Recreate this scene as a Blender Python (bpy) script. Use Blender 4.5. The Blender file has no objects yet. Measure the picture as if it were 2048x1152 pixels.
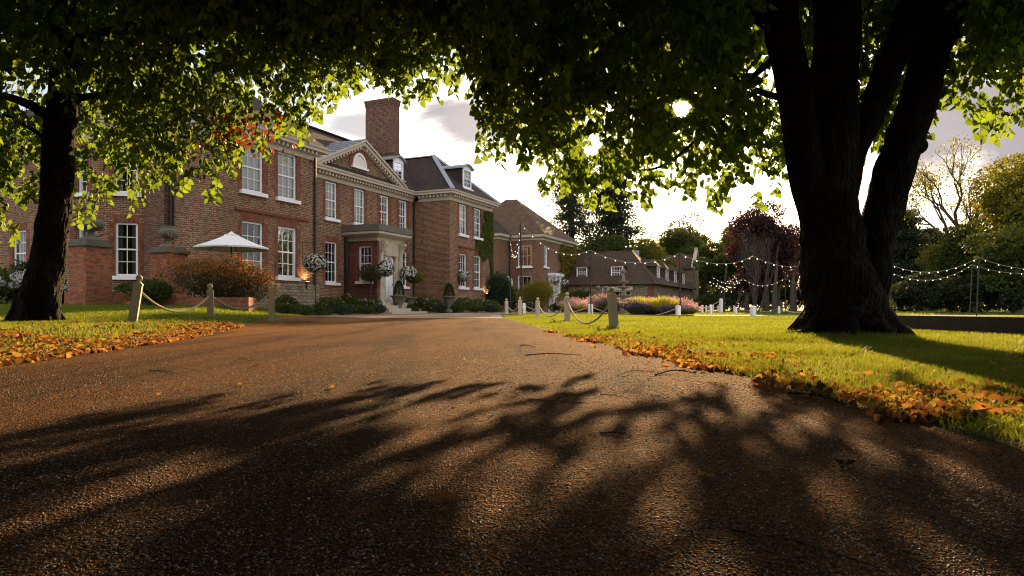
import bpy, bmesh, math, random
import numpy as np
from mathutils import Vector, Matrix
rng = np.random.default_rng(7)
random.seed(7)
SC = bpy.context.scene
COL = SC.collection
R = math.radians

# ------------------------------------------------------------------ camera, sky, sun, exposure
EYE, F, UC, VH = 0.4, 1365.0, 1024.0, 618.0
cam_d = bpy.data.cameras.new('camera'); cam = bpy.data.objects.new('camera', cam_d); COL.objects.link(cam)
cam.location = (0, 0, EYE); cam.rotation_euler = (R(90), 0, 0)
cam_d.sensor_width = 36; cam_d.lens = 36 * F / 2048; cam_d.shift_y = (VH - 576) / 2048
cam_d.clip_start = 0.05; cam_d.clip_end = 3000
SC.camera = cam
SUN_DIR = Vector((340 / F, 1.0, 398 / F)).normalized()
SUN_EL = math.asin(SUN_DIR.z); SUN_AZ = math.atan2(SUN_DIR.x, SUN_DIR.y)
sun_d = bpy.data.lights.new('sun', 'SUN'); sun_d.energy = 5.0; sun_d.angle = R(0.5); sun_d.color = (1.0, 0.64, 0.31)
sun = bpy.data.objects.new('sun', sun_d); COL.objects.link(sun)
sun.rotation_euler = SUN_DIR.to_track_quat('Z', 'Y').to_euler()
sun.location = (10, 40, 30)
SC.view_settings.view_transform = 'Standard'; SC.view_settings.look = 'None'
SC.view_settings.exposure = 1.45; SC.view_settings.gamma = 1.0
SC.render.engine = 'CYCLES'
SC.cycles.max_bounces = 6; SC.cycles.diffuse_bounces = 3; SC.cycles.glossy_bounces = 3
SC.cycles.transmission_bounces = 4; SC.cycles.transparent_max_bounces = 8
SC.cycles.pixel_filter_type = 'BLACKMAN_HARRIS'; SC.cycles.filter_width = 1.05; SC.cycles.sample_clamp_indirect = 6.0; SC.cycles.use_denoising = True
try:
    SC.cycles.denoiser = 'OPENIMAGEDENOISE'
except Exception:
    pass

class NT:
    """small node-tree helper"""
    def __init__(s, tree): s.t = tree; s.n = tree.nodes; s.l = tree.links
    def __call__(s, typ, **kw):
        nd = s.n.new(typ)
        for k, v in kw.items():
            if hasattr(nd, k) and k not in nd.inputs: setattr(nd, k, v)
        return nd
    def link(s, a, b): s.l.new(a, b)
    def setv(s, sock, v):
        if hasattr(v, 'links') or isinstance(v, bpy.types.NodeSocket): s.l.new(v, sock)
        else: sock.default_value = v
    def math(s, op, a, b=0.0, c=None, clamp=False):
        m = s.n.new('ShaderNodeMath'); m.operation = op; m.use_clamp = clamp
        s.setv(m.inputs[0], a); s.setv(m.inputs[1], b)
        if c is not None: s.setv(m.inputs[2], c)
        return m.outputs[0]
    def mix(s, f, a, b, typ='MIX'):
        m = s.n.new('ShaderNodeMix'); m.data_type = 'RGBA'; m.blend_type = typ
        s.setv(m.inputs[0], f)
        for sock, v in ((m.inputs[6], a), (m.inputs[7], b)):
            if isinstance(v, tuple): v = v if len(v) == 4 else (*v, 1)
            s.setv(sock, v)
        return m.outputs[2]
    def noise(s, vec, scale, detail=4, rough=0.55, dist=0.0):
        n = s.n.new('ShaderNodeTexNoise'); n.inputs['Scale'].default_value = scale
        n.inputs['Detail'].default_value = detail; n.inputs['Roughness'].default_value = rough
        n.inputs['Distortion'].default_value = dist
        if vec is not None: s.l.new(vec, n.inputs['Vector'])
        return n.outputs['Fac']
    def ramp(s, fac, stops):
        r = s.n.new('ShaderNodeValToRGB'); e = r.color_ramp.elements
        while len(e) < len(stops): e.new(0.5)
        for el, (p, c) in zip(e, stops):
            el.position = p; el.color = c if len(c) == 4 else (*c, 1)
        s.l.new(fac, r.inputs[0]); return r.outputs[0]
    def maprange(s, v, a, b, c=0.0, d=1.0, smooth=False):
        m = s.n.new('ShaderNodeMapRange'); m.clamp = True
        if smooth: m.interpolation_type = 'SMOOTHSTEP'
        s.setv(m.inputs[0], v)
        for i, x in enumerate((a, b, c, d)): m.inputs[i + 1].default_value = x
        return m.outputs[0]

W = bpy.data.worlds.new('World'); SC.world = W; W.use_nodes = True
w = NT(W.node_tree); W.node_tree.nodes.clear()
out = w('ShaderNodeOutputWorld'); bg = w('ShaderNodeBackground')
sky = w('ShaderNodeTexSky'); sky.sky_type = 'NISHITA'; sky.sun_disc = False
sky.sun_elevation = SUN_EL; sky.sun_rotation = SUN_AZ; sky.altitude = 50
sky.air_density = 1.0; sky.dust_density = 2.2; sky.ozone_density = 1.4
tc = w('ShaderNodeTexCoord'); vec = tc.outputs['Generated']
sep = w('ShaderNodeSeparateXYZ'); w.link(vec, sep.inputs[0])
dx, dy, dz = sep.outputs
zc = w.math('MAXIMUM', dz, 0.02)
# thin veil of high cloud: pale ahead, boosted behind the camera as unseen fill light for the house front
fwd = w.maprange(dy, -0.35, 0.45, 0, 1, True)
veil = w.mix(fwd, (6.9, 6.5, 6.3), (2.45, 2.42, 2.5))
skc = w.mix(w.maprange(dy, -0.3, 0.4, 0.75, 0.62), sky.outputs[0], veil)
dyc = w.math('MAXIMUM', dy, 0.05)
qx = w.math('DIVIDE', dx, dyc); qz = w.math('DIVIDE', dz, dyc)
cmb = w('ShaderNodeCombineXYZ'); w.link(qx, cmb.inputs[0]); w.link(w.math('MULTIPLY', qz, 2.2), cmb.inputs[1])
nz1 = w.noise(cmb.outputs[0], 7.0, 7, 0.6, 0.4)
cm = None
for cx, cz, rx, rz, st in ((-0.060, 0.272, 0.085, 0.040, 0.95), (-0.225, 0.268, 0.06, 0.022, 0.7), (-0.20, 0.36, 0.09, 0.02, 0.4), (0.74, 0.275, 0.34, 0.085, 1.0), (0.60, 0.205, 0.12, 0.022, 0.8), (0.05, 0.40, 0.30, 0.05, 0.5), (0.55, 0.42, 0.3, 0.05, 0.7)):
    ex = w.math('DIVIDE', w.math('SUBTRACT', qx, cx), rx); ez = w.math('DIVIDE', w.math('SUBTRACT', qz, cz), rz)
    r2 = w.math('ADD', w.math('SQRT', w.math('ADD', w.math('MULTIPLY', ex, ex), w.math('MULTIPLY', ez, ez))), w.math('MULTIPLY', w.math('SUBTRACT', nz1, 0.5), 1.9))
    mk = w.math('MULTIPLY', w.maprange(r2, 0.55, 1.15, 1, 0, True), st)
    cm = mk if cm is None else w.math('MAXIMUM', cm, mk)
cm = w.math('MULTIPLY', cm, w.maprange(dy, 0.3, 0.5, 0, 1))
skc = w.mix(cm, skc, w.mix(nz1, (1.35, 1.25, 1.42), (2.5, 2.2, 2.2)))
sd = w('ShaderNodeVectorMath', operation='DOT_PRODUCT'); w.link(vec, sd.inputs[0]); sd.inputs[1].default_value = SUN_DIR
dt = w.math('MAXIMUM', sd.outputs['Value'], 0.0)
aur = w.math('MULTIPLY', w.math('POWER', dt, 60.0), 5.0)
disc = w.math('MULTIPLY', w.maprange(dt, math.cos(R(0.75)), math.cos(R(0.35)), 0, 1, True), 260.0)
glow = w.mix(1.0, (1.0, 0.86, 0.62), (1, 1, 1), 'MULTIPLY')
va = w('ShaderNodeVectorMath', operation='SCALE'); va.inputs[0].default_value = (1.0, 0.84, 0.56); w.link(w.math('ADD', aur, disc), va.inputs['Scale'])
vb = w('ShaderNodeVectorMath', operation='ADD'); w.link(skc, vb.inputs[0]); w.link(va.outputs[0], vb.inputs[1])
w.link(vb.outputs[0], bg.inputs['Color']); bg.inputs['Strength'].default_value = 0.10
w.link(bg.outputs[0], out.inputs[0])

# ------------------------------------------------------------------ materials
def mat(name):
    m = bpy.data.materials.new(name); m.use_nodes = True
    n = NT(m.node_tree); b = m.node_tree.nodes['Principled BSDF']
    return m, n, b
def uvv(n):
    return n('ShaderNodeTexCoord').outputs['UV']
def obv(n):
    return n('ShaderNodeNewGeometry').outputs['Position']
def bump(n, b, h, strength=0.3, dist=0.02):
    bp = n('ShaderNodeBump'); bp.inputs['Strength'].default_value = strength; bp.inputs['Distance'].default_value = dist
    n.link(h, bp.inputs['Height']); n.link(bp.outputs[0], b.inputs['Normal'])
def plain(name, col, rough=0.6, var=0.25, scale=6.0, bmp=0.15, spec=0.4, metal=0.0):
    m, n, b = mat(name); p = obv(n)
    nz = n.noise(p, scale, 6, 0.6)
    c = n.mix(nz, tuple(x * (1 - var) for x in col), tuple(min(1, x * (1 + var)) for x in col))
    n.link(c, b.inputs['Base Color']); b.inputs['Roughness'].default_value = rough
    b.inputs['Specular IOR Level'].default_value = spec; b.inputs['Metallic'].default_value = metal
    if bmp: bump(n, b, n.noise(p, scale * 6, 4), bmp, 0.01)
    return m
def brick(name, c1, c2, mortar, bw=0.225, rh=0.075, ms=0.010, stain=0.5, bmp=0.5):
    m, n, b = mat(name); uv = uvv(n); p = obv(n)
    bt = n('ShaderNodeTexBrick'); n.link(uv, bt.inputs['Vector'])
    bt.inputs['Scale'].default_value = 1.0; bt.inputs['Brick Width'].default_value = bw; bt.inputs['Row Height'].default_value = rh
    bt.inputs['Mortar Size'].default_value = ms; bt.inputs['Mortar Smooth'].default_value = 0.3; bt.inputs['Bias'].default_value = -0.1
    bt.inputs['Color1'].default_value = (*c1, 1); bt.inputs['Color2'].default_value = (*c2, 1); bt.inputs['Mortar'].default_value = (*mortar, 1)
    # brick to brick variation
    mp = n('ShaderNodeMapping'); mp.inputs['Scale'].default_value = (1 / bw / 1.0, 1 / rh, 1); n.link(uv, mp.inputs['Vector'])
    wn = n.noise(mp.outputs[0], 0.9, 2, 0.7)
    c = n.mix(n.math('MULTIPLY', n.maprange(wn, 0.48, 0.62), 0.75), bt.outputs['Color'], tuple(x * 0.33 for x in c1))
    st = n.noise(p, 0.7, 6, 0.65, 0.4)
    c = n.mix(n.math('MULTIPLY', n.maprange(st, 0.45, 0.72), stain), c, tuple(0.30 * x + 0.03 for x in c1))
    st2 = n.noise(p, 2.6, 5, 0.6)
    c = n.mix(n.math('MULTIPLY', n.maprange(st2, 0.58, 0.75), 0.35), c, (0.36, 0.27, 0.20))
    sm = n('ShaderNodeMapping'); sm.inputs['Scale'].default_value = (1.6, 1.6, 0.25); n.link(p, sm.inputs['Vector'])          # run-off streaks
    c = n.mix(n.math('MULTIPLY', n.maprange(n.noise(sm.outputs[0], 1.3, 5, 0.7), 0.55, 0.78), 0.55), c, (0.05, 0.035, 0.028))
    n.link(c, b.inputs['Base Color']); b.inputs['Roughness'].default_value = 0.85; b.inputs['Specular IOR Level'].default_value = 0.25
    bump(n, b, n.math('ADD', n.math('MULTIPLY', bt.outputs['Fac'], -1.0), n.math('MULTIPLY', n.noise(p, 40, 3), 0.5)), bmp, 0.012)
    return m
def tiles(name, c1, c2, moss, amt=0.3):
    m, n, b = mat(name); uv = uvv(n); p = obv(n)
    bt = n('ShaderNodeTexBrick'); n.link(uv, bt.inputs['Vector'])
    bt.inputs['Scale'].default_value = 1.0; bt.inputs['Brick Width'].default_value = 0.17; bt.inputs['Row Height'].default_value = 0.11
    bt.inputs['Mortar Size'].default_value = 0.008; bt.inputs['Mortar'].default_value = (0.012, 0.01, 0.009, 1)
    bt.inputs['Color1'].default_value = (*c1, 1); bt.inputs['Color2'].default_value = (*c2, 1)
    c = n.mix(n.math('MULTIPLY', n.maprange(n.noise(p, 1.1, 7, 0.7, 0.5), 0.4, 0.7), 0.7), bt.outputs['Color'], tuple(x * 0.4 for x in c1))
    c = n.mix(n.math('MULTIPLY', n.maprange(n.noise(p, 3.5, 6, 0.7), 0.55, 0.7), amt), c, moss)
    n.link(c, b.inputs['Base Color']); b.inputs['Roughness'].default_value = 0.9; b.inputs['Specular IOR Level'].default_value = 0.2
    sp = n('ShaderNodeSeparateXYZ'); n.link(uv, sp.inputs[0])
    saw = n.math('FRACT', n.math('DIVIDE', sp.outputs[1], 0.11))
    bump(n, b, n.math('ADD', n.math('MULTIPLY', saw, -1.0), n.math('MULTIPLY', n.noise(p, 9, 4), 1.5)), 0.9, 0.02)
    return m
def leafmat(name, dark, light, trans, tfac=0.45, gloss=0.35, spread=1.0):
    """two-sided leaf: diffuse + translucent, colour varied leaf by leaf through the 'rnd' attribute"""
    m, n, b = mat(name); at = n('ShaderNodeAttribute'); at.attribute_name = 'rnd'
    f = at.outputs['Fac']
    c = n.mix(f, dark, light)
    n.link(c, b.inputs['Base Color']); b.inputs['Roughness'].default_value = 0.5; b.inputs['Specular IOR Level'].default_value = gloss
    tr = n('ShaderNodeBsdfTranslucent'); n.link(n.mix(f, tuple(x * 0.55 for x in trans), trans), tr.inputs['Color'])
    mx = n('ShaderNodeMixShader'); mx.inputs[0].default_value = tfac
    n.link(b.outputs[0], mx.inputs[1]); n.link(tr.outputs[0], mx.inputs[2])
    n.link(mx.outputs[0], n.n['Material Output'].inputs['Surface'])
    return m

M = {}
M['brick'] = brick('brick_red_brown', (0.235, 0.090, 0.040), (0.125, 0.054, 0.029), (0.36, 0.29, 0.19), ms=0.013)
M['brick_red'] = brick('brick_rubbed_red', (0.25, 0.075, 0.038), (0.17, 0.050, 0.030), (0.20, 0.12, 0.08), 0.075, 0.25, 0.006, 0.3, 0.3)
M['brick_dark'] = brick('brick_sooty', (0.17, 0.060, 0.036), (0.095, 0.042, 0.030), (0.20, 0.16, 0.12), ms=0.012, stain=0.7)
M['brick_porch'] = brick('brick_porch', (0.19, 0.055, 0.033), (0.13, 0.040, 0.027), (0.20, 0.13, 0.10), stain=0.3)
M['brick_pier'] = brick('brick_pier', (0.46, 0.14, 0.055), (0.28, 0.10, 0.05), (0.26, 0.18, 0.12), stain=0.5)
M['brick_brown'] = brick('brick_brown', (0.24, 0.11, 0.06), (0.16, 0.08, 0.05), (0.22, 0.17, 0.12), stain=0.4)
M['rubble'] = brick('stone_rubble', (0.34, 0.27, 0.17), (0.22, 0.18, 0.12), (0.13, 0.10, 0.07), 0.32, 0.14, 0.02, 0.5, 0.8)
M['stone'] = plain('weathered_stone', (0.42, 0.36, 0.27), 0.85, 0.4, 3.5, 0.5)
M['stone_mid'] = plain('damp_stone', (0.20, 0.165, 0.12), 0.9, 0.4, 4, 0.5)
M['stone_dark'] = plain('lichened_stone', (0.13, 0.12, 0.095), 0.9, 0.6, 5, 0.7)
M['cornice'] = plain('cornice_paint', (0.50, 0.43, 0.35), 0.6, 0.12, 3, 0.1)
M['white'] = plain('white_paint', (0.80, 0.80, 0.82), 0.45, 0.05, 4, 0.05)
M['blind'] = plain('window_blind', (0.70, 0.66, 0.60), 0.9, 0.05, 8, 0.05)
M['curtain'] = plain('curtain_cloth', (0.25, 0.22, 0.18), 0.9, 0.2, 8, 0.1)
M['room'] = plain('room_dark', (0.02, 0.018, 0.016), 0.9, 0.2, 2, 0)
M['lead'] = plain('lead_sheet', (0.22, 0.24, 0.27), 0.5, 0.2, 4, 0.15, 0.5)
M['iron'] = plain('black_iron', (0.015, 0.014, 0.013), 0.5, 0.2, 8, 0.1)
M['post'] = plain('stone_coloured_post_paint', (0.58, 0.50, 0.36), 0.7, 0.14, 9, 0.15)
M['post_white'] = plain('white_post_paint', (0.78, 0.78, 0.76), 0.6, 0.08, 6, 0.1)
M['parasol'] = plain('parasol_canvas', (0.72, 0.72, 0.74), 0.85, 0.06, 5, 0.05)
M['timber'] = plain('dark_timber', (0.06, 0.04, 0.025), 0.85, 0.5, 6, 0.5)
M['terracotta'] = plain('terracotta', (0.30, 0.12, 0.07), 0.85, 0.3, 6, 0.2)
M['soil'] = plain('soil', (0.03, 0.022, 0.015), 0.95, 0.4, 6, 0.5)
M['cable'] = plain('festoon_cable', (0.30, 0.27, 0.22), 0.6, 0.1, 6, 0)
M['pole'] = plain('dark_green_pole', (0.02, 0.022, 0.016), 0.6, 0.3, 6, 0)
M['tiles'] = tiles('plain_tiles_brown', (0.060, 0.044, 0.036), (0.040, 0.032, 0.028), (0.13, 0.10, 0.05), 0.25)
M['tiles_s'] = tiles('plain_tiles_warm', (0.088, 0.055, 0.038), (0.055, 0.038, 0.029), (0.22, 0.15, 0.05), 0.4)
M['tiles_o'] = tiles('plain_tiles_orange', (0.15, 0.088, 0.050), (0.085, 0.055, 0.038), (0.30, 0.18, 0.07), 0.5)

def rope_mat():
    m, n, b = mat('twisted_rope'); uv = uvv(n)
    b.inputs['Base Color'].default_value = (0.55, 0.43, 0.29, 1); b.inputs['Roughness'].default_value = 0.85
    sp = n('ShaderNodeSeparateXYZ'); n.link(uv, sp.inputs[0])
    t = n.math('SINE', n.math('ADD', n.math('MULTIPLY', sp.outputs[0], 190.0), n.math('MULTIPLY', sp.outputs[1], 18.85)))
    n.link(n.mix(n.maprange(t, -1, 1), (0.36, 0.28, 0.19), (0.78, 0.66, 0.48)), b.inputs['Base Color'])
    bump(n, b, t, 0.9, 0.008); return m
M['rope'] = rope_mat()
def glass_mat():
    m, n, b = mat('window_glass'); n.n.remove(b)
    fr = n('ShaderNodeFresnel'); fr.inputs['IOR'].default_value = 1.6
    gl = n('ShaderNodeBsdfGlossy'); gl.inputs['Roughness'].default_value = 0.03
    bp = n('ShaderNodeBump'); bp.inputs['Strength'].default_value = 0.25; bp.inputs['Distance'].default_value = 0.02
    n.link(n.noise(obv(n), 3.0, 2), bp.inputs['Height']); n.link(bp.outputs[0], gl.inputs['Normal'])
    tr = n('ShaderNodeBsdfTransparent'); tr.inputs[0].default_value = (0.82, 0.85, 0.84, 1)
    mx = n('ShaderNodeMixShader'); n.link(n.math('ADD', fr.outputs[0], 0.06), mx.inputs[0])
    n.link(tr.outputs[0], mx.inputs[1]); n.link(gl.outputs[0], mx.inputs[2])
    n.link(mx.outputs[0], n.n['Material Output'].inputs['Surface']); return m
M['glass'] = glass_mat()
def bulb_mat():
    m, n, b = mat('lit_bulb'); b.inputs['Base Color'].default_value = (0.9, 0.85, 0.7, 1)
    b.inputs['Emission Color'].default_value = (1.0, 0.80, 0.52, 1); b.inputs['Emission Strength'].default_value = 1.1
    return m
M['bulb'] = bulb_mat()
def bark_mat(name, c):
    m, n, b = mat(name); p = obv(n)
    mp = n('ShaderNodeMapping'); mp.inputs['Scale'].default_value = (1, 1, 0.22); n.link(p, mp.inputs['Vector'])
    v = n('ShaderNodeTexVoronoi'); v.feature = 'DISTANCE_TO_EDGE'; v.inputs['Scale'].default_value = 22; n.link(mp.outputs[0], v.inputs['Vector'])
    nz = n.noise(mp.outputs[0], 14, 8, 0.7, 0.6)
    h = n.math('ADD', n.maprange(v.outputs['Distance'], 0, 0.14), n.math('MULTIPLY', nz, 1.2))
    col = n.mix(n.maprange(h, 0.5, 1.6), tuple(x * 0.35 for x in c), c)
    col = n.mix(n.math('MULTIPLY', n.maprange(n.noise(p, 2.2, 5, 0.6), 0.5, 0.7), 0.5), col, (0.05, 0.055, 0.02))
    n.link(col, b.inputs['Base Color']); b.inputs['Roughness'].default_value = 0.9; b.inputs['Specular IOR Level'].default_value = 0.2
    bump(n, b, h, 1.0, 0.03); return m
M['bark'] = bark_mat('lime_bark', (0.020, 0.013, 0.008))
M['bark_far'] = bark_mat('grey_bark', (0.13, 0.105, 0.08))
M['leaf'] = leafmat('lime_leaf', (0.007, 0.020, 0.003), (0.028, 0.066, 0.007), (0.31, 0.46, 0.035), 0.48, 0.20)
M['leaf_dead'] = leafmat('withered_leaf', (0.10, 0.02, 0.006), (0.20, 0.05, 0.012), (0.40, 0.08, 0.012), 0.45)
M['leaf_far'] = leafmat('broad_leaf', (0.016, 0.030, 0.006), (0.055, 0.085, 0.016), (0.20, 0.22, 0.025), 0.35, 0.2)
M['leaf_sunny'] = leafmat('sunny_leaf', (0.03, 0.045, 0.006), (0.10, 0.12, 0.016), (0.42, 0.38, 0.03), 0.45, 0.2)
M['leaf_fir'] = leafmat('dark_needle', (0.010, 0.020, 0.008), (0.035, 0.050, 0.020), (0.08, 0.10, 0.02), 0.25, 0.2)
M['leaf_blue'] = leafmat('blue_green_leaf', (0.018, 0.034, 0.022), (0.05, 0.085, 0.05), (0.08, 0.12, 0.04), 0.25, 0.2)
M['leaf_copper'] = leafmat('copper_leaf', (0.018, 0.009, 0.010), (0.06, 0.026, 0.024), (0.13, 0.045, 0.035), 0.3, 0.3)
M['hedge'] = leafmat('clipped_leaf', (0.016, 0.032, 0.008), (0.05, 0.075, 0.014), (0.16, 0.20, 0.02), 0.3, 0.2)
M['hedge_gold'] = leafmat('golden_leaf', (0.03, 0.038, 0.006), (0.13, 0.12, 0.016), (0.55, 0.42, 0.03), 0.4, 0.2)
M['ivy'] = leafmat('ivy_leaf', (0.035, 0.060, 0.012), (0.10, 0.13, 0.025), (0.28, 0.28, 0.03), 0.35, 0.2)
M['shrub'] = leafmat('spiraea_leaf', (0.03, 0.05, 0.014), (0.13, 0.085, 0.05), (0.26, 0.20, 0.05), 0.35, 0.2)
M['shrub_tip'] = leafmat('spiraea_orange_tip', (0.28, 0.07, 0.015), (0.50, 0.20, 0.03), (0.85, 0.34, 0.05), 0.5, 0.2)
M['petal_w'] = leafmat('white_petal', (0.55, 0.53, 0.50), (0.85, 0.83, 0.80), (0.6, 0.58, 0.55), 0.3, 0.2)
M['petal_p'] = leafmat('pink_petal', (0.50, 0.28, 0.30), (0.75, 0.50, 0.50), (0.7, 0.4, 0.4), 0.3, 0.2)
M['petal_v'] = leafmat('violet_petal', (0.07, 0.035, 0.16), (0.22, 0.12, 0.36), (0.30, 0.15, 0.40), 0.35, 0.2)
M['petal_m'] = leafmat('mauve_plume', (0.30, 0.13, 0.30), (0.55, 0.30, 0.42), (0.80, 0.38, 0.60), 0.5, 0.2)
M['grass'] = leafmat('grass_blade', (0.028, 0.06, 0.009), (0.105, 0.135, 0.018), (0.38, 0.44, 0.035), 0.5, 0.1)
M['grass_gold'] = leafmat('straw_grass', (0.14, 0.12, 0.02), (0.30, 0.26, 0.05), (0.65, 0.60, 0.08), 0.5, 0.2)
M['litter'] = leafmat('fallen_leaf', (0.045, 0.020, 0.010), (0.20, 0.105, 0.045), (0.46, 0.20, 0.04), 0.4, 0.06)
def litter_mat():
    m, n, b = mat('fallen_leaf_mixed'); at = n('ShaderNodeAttribute'); at.attribute_name = 'rnd'
    col = n.ramp(at.outputs['Fac'], [(0, (.03, .014, .008)), (.2, (.10, .042, .016)), (.45, (.19, .095, .034)), (.7, (.29, .17, .06)), (.9, (.38, .27, .08)), (1, (.16, .17, .04))])
    n.link(col, b.inputs['Base Color']); b.inputs['Roughness'].default_value = 0.7; b.inputs['Specular IOR Level'].default_value = 0.15
    tr = n('ShaderNodeBsdfTranslucent'); n.link(n.mix(1.0, col, (1.6, 1.3, 0.9), 'MULTIPLY'), tr.inputs['Color'])
    mx = n('ShaderNodeMixShader'); mx.inputs[0].default_value = 0.42; n.link(b.outputs[0], mx.inputs[1]); n.link(tr.outputs[0], mx.inputs[2])
    n.link(mx.outputs[0], n.n['Material Output'].inputs['Surface']); return m
M['litter'] = litter_mat()

def road_mat():
    m, n, b = mat('worn_tarmac'); p = obv(n)
    v = n('ShaderNodeTexVoronoi'); v.inputs['Scale'].default_value = 130; n.link(p, v.inputs['Vector'])
    sp = n('ShaderNodeSeparateColor'); n.link(v.outputs['Color'], sp.inputs[0])
    c = n.mix(sp.outputs[0], (0.014, 0.009, 0.006), (0.27, 0.125, 0.045))
    big = n.noise(p, 0.9, 6, 0.6, 0.5)
    c = n.mix(n.math('MULTIPLY', n.maprange(big, 0.35, 0.7), 0.55), c, (0.27, 0.12, 0.036))       # rusty dust of old leaves
    ps = n('ShaderNodeSeparateXYZ'); n.link(p, ps.inputs[0])
    # dust gathers along the two verges
    er = n.maprange(n.math('ADD', ps.outputs[0], n.math('MULTIPLY', n.noise(p, 1.5, 4), 1.2)), 0.7, 2.2)
    el = n.maprange(n.math('SUBTRACT', ps.outputs[0], n.math('MULTIPLY', n.noise(p, 1.5, 4), 1.2)), -3.6, -5.0)
    c = n.mix(n.math('MULTIPLY', n.math('MAXIMUM', er, el), 0.8), c, (0.30, 0.14, 0.045))
    tm = n('ShaderNodeMapping'); tm.inputs['Scale'].default_value = (1.0, 0.12, 1.0); n.link(p, tm.inputs['Vector'])             # worn wheel tracks and damp patches
    c = n.mix(n.math('MULTIPLY', n.maprange(n.noise(tm.outputs[0], 1.6, 4, 0.6, 0.3), 0.46, 0.62), 0.72), c, (0.040, 0.025, 0.016))
    c = n.mix(n.math('MULTIPLY', n.maprange(n.noise(p, 2.3, 7, 0.7, 0.8), 0.56, 0.70), 0.5), c, (0.26, 0.14, 0.06))
    n.link(c, b.inputs['Base Color']); b.inputs['Roughness'].default_value = 0.9; b.inputs['Specular IOR Level'].default_value = 0.03
    h = n.math('ADD', n.math('MULTIPLY', v.outputs['Distance'], -1.2), n.math('ADD', n.math('MULTIPLY', n.noise(p, 60, 4, 0.7), 0.9), n.math('MULTIPLY', n.noise(p, 14, 5, 0.65), 2.6)))
    bump(n, b, h, 1.0, 0.016); return m
M['road'] = road_mat()
def gravel_mat():
    m, n, b = mat('tan_gravel'); p = obv(n)
    v = n('ShaderNodeTexVoronoi'); v.inputs['Scale'].default_value = 45; n.link(p, v.inputs['Vector'])
    sp = n('ShaderNodeSeparateColor'); n.link(v.outputs['Color'], sp.inputs[0])
    c = n.mix(sp.outputs[0], (0.16, 0.10, 0.06), (0.46, 0.33, 0.21))
    c = n.mix(n.math('MULTIPLY', n.maprange(n.noise(p, 0.5, 5, 0.6), 0.4, 0.7), 0.4), c, (0.18, 0.11, 0.06))
    n.link(c, b.inputs['Base Color']); b.inputs['Roughness'].default_value = 0.8
    bump(n, b, n.math('MULTIPLY', v.outputs['Distance'], -1.0), 1.0, 0.03); return m
M['gravel'] = gravel_mat()
def lawn_mat():
    m, n, b = mat('mown_lawn'); p = obv(n)
    c = n.mix(n.noise(p, 0.8, 7, 0.65), (0.026, 0.048, 0.010), (0.080, 0.110, 0.018))
    c = n.mix(n.math('MULTIPLY', n.maprange(n.noise(p, 7, 5, 0.7), 0.5, 0.75), 0.5), c, (0.15, 0.12, 0.03))
    n.link(c, b.inputs['Base Color']); b.inputs['Roughness'].default_value = 0.9; b.inputs['Specular IOR Level'].default_value = 0.1
    bump(n, b, n.noise(p, 30, 4, 0.7), 0.8, 0.05); return m
M['lawn'] = lawn_mat()

# ------------------------------------------------------------------ object helpers
def link(o, parent=None):
    COL.objects.link(o)
    if parent is not None: o.parent = parent
    return o
def tag(o, label, cat, group=None, kind=None):
    if label: o['label'] = label
    if cat: o['category'] = cat
    if group: o['group'] = group
    if kind: o['kind'] = kind
    return o
def thing(name, label, cat, group=None, loc=(0, 0, 0)):
    o = bpy.data.objects.new(name, None); COL.objects.link(o); o.location = loc; o.empty_display_size = 0.2
    return tag(o, label, cat, group)

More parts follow.
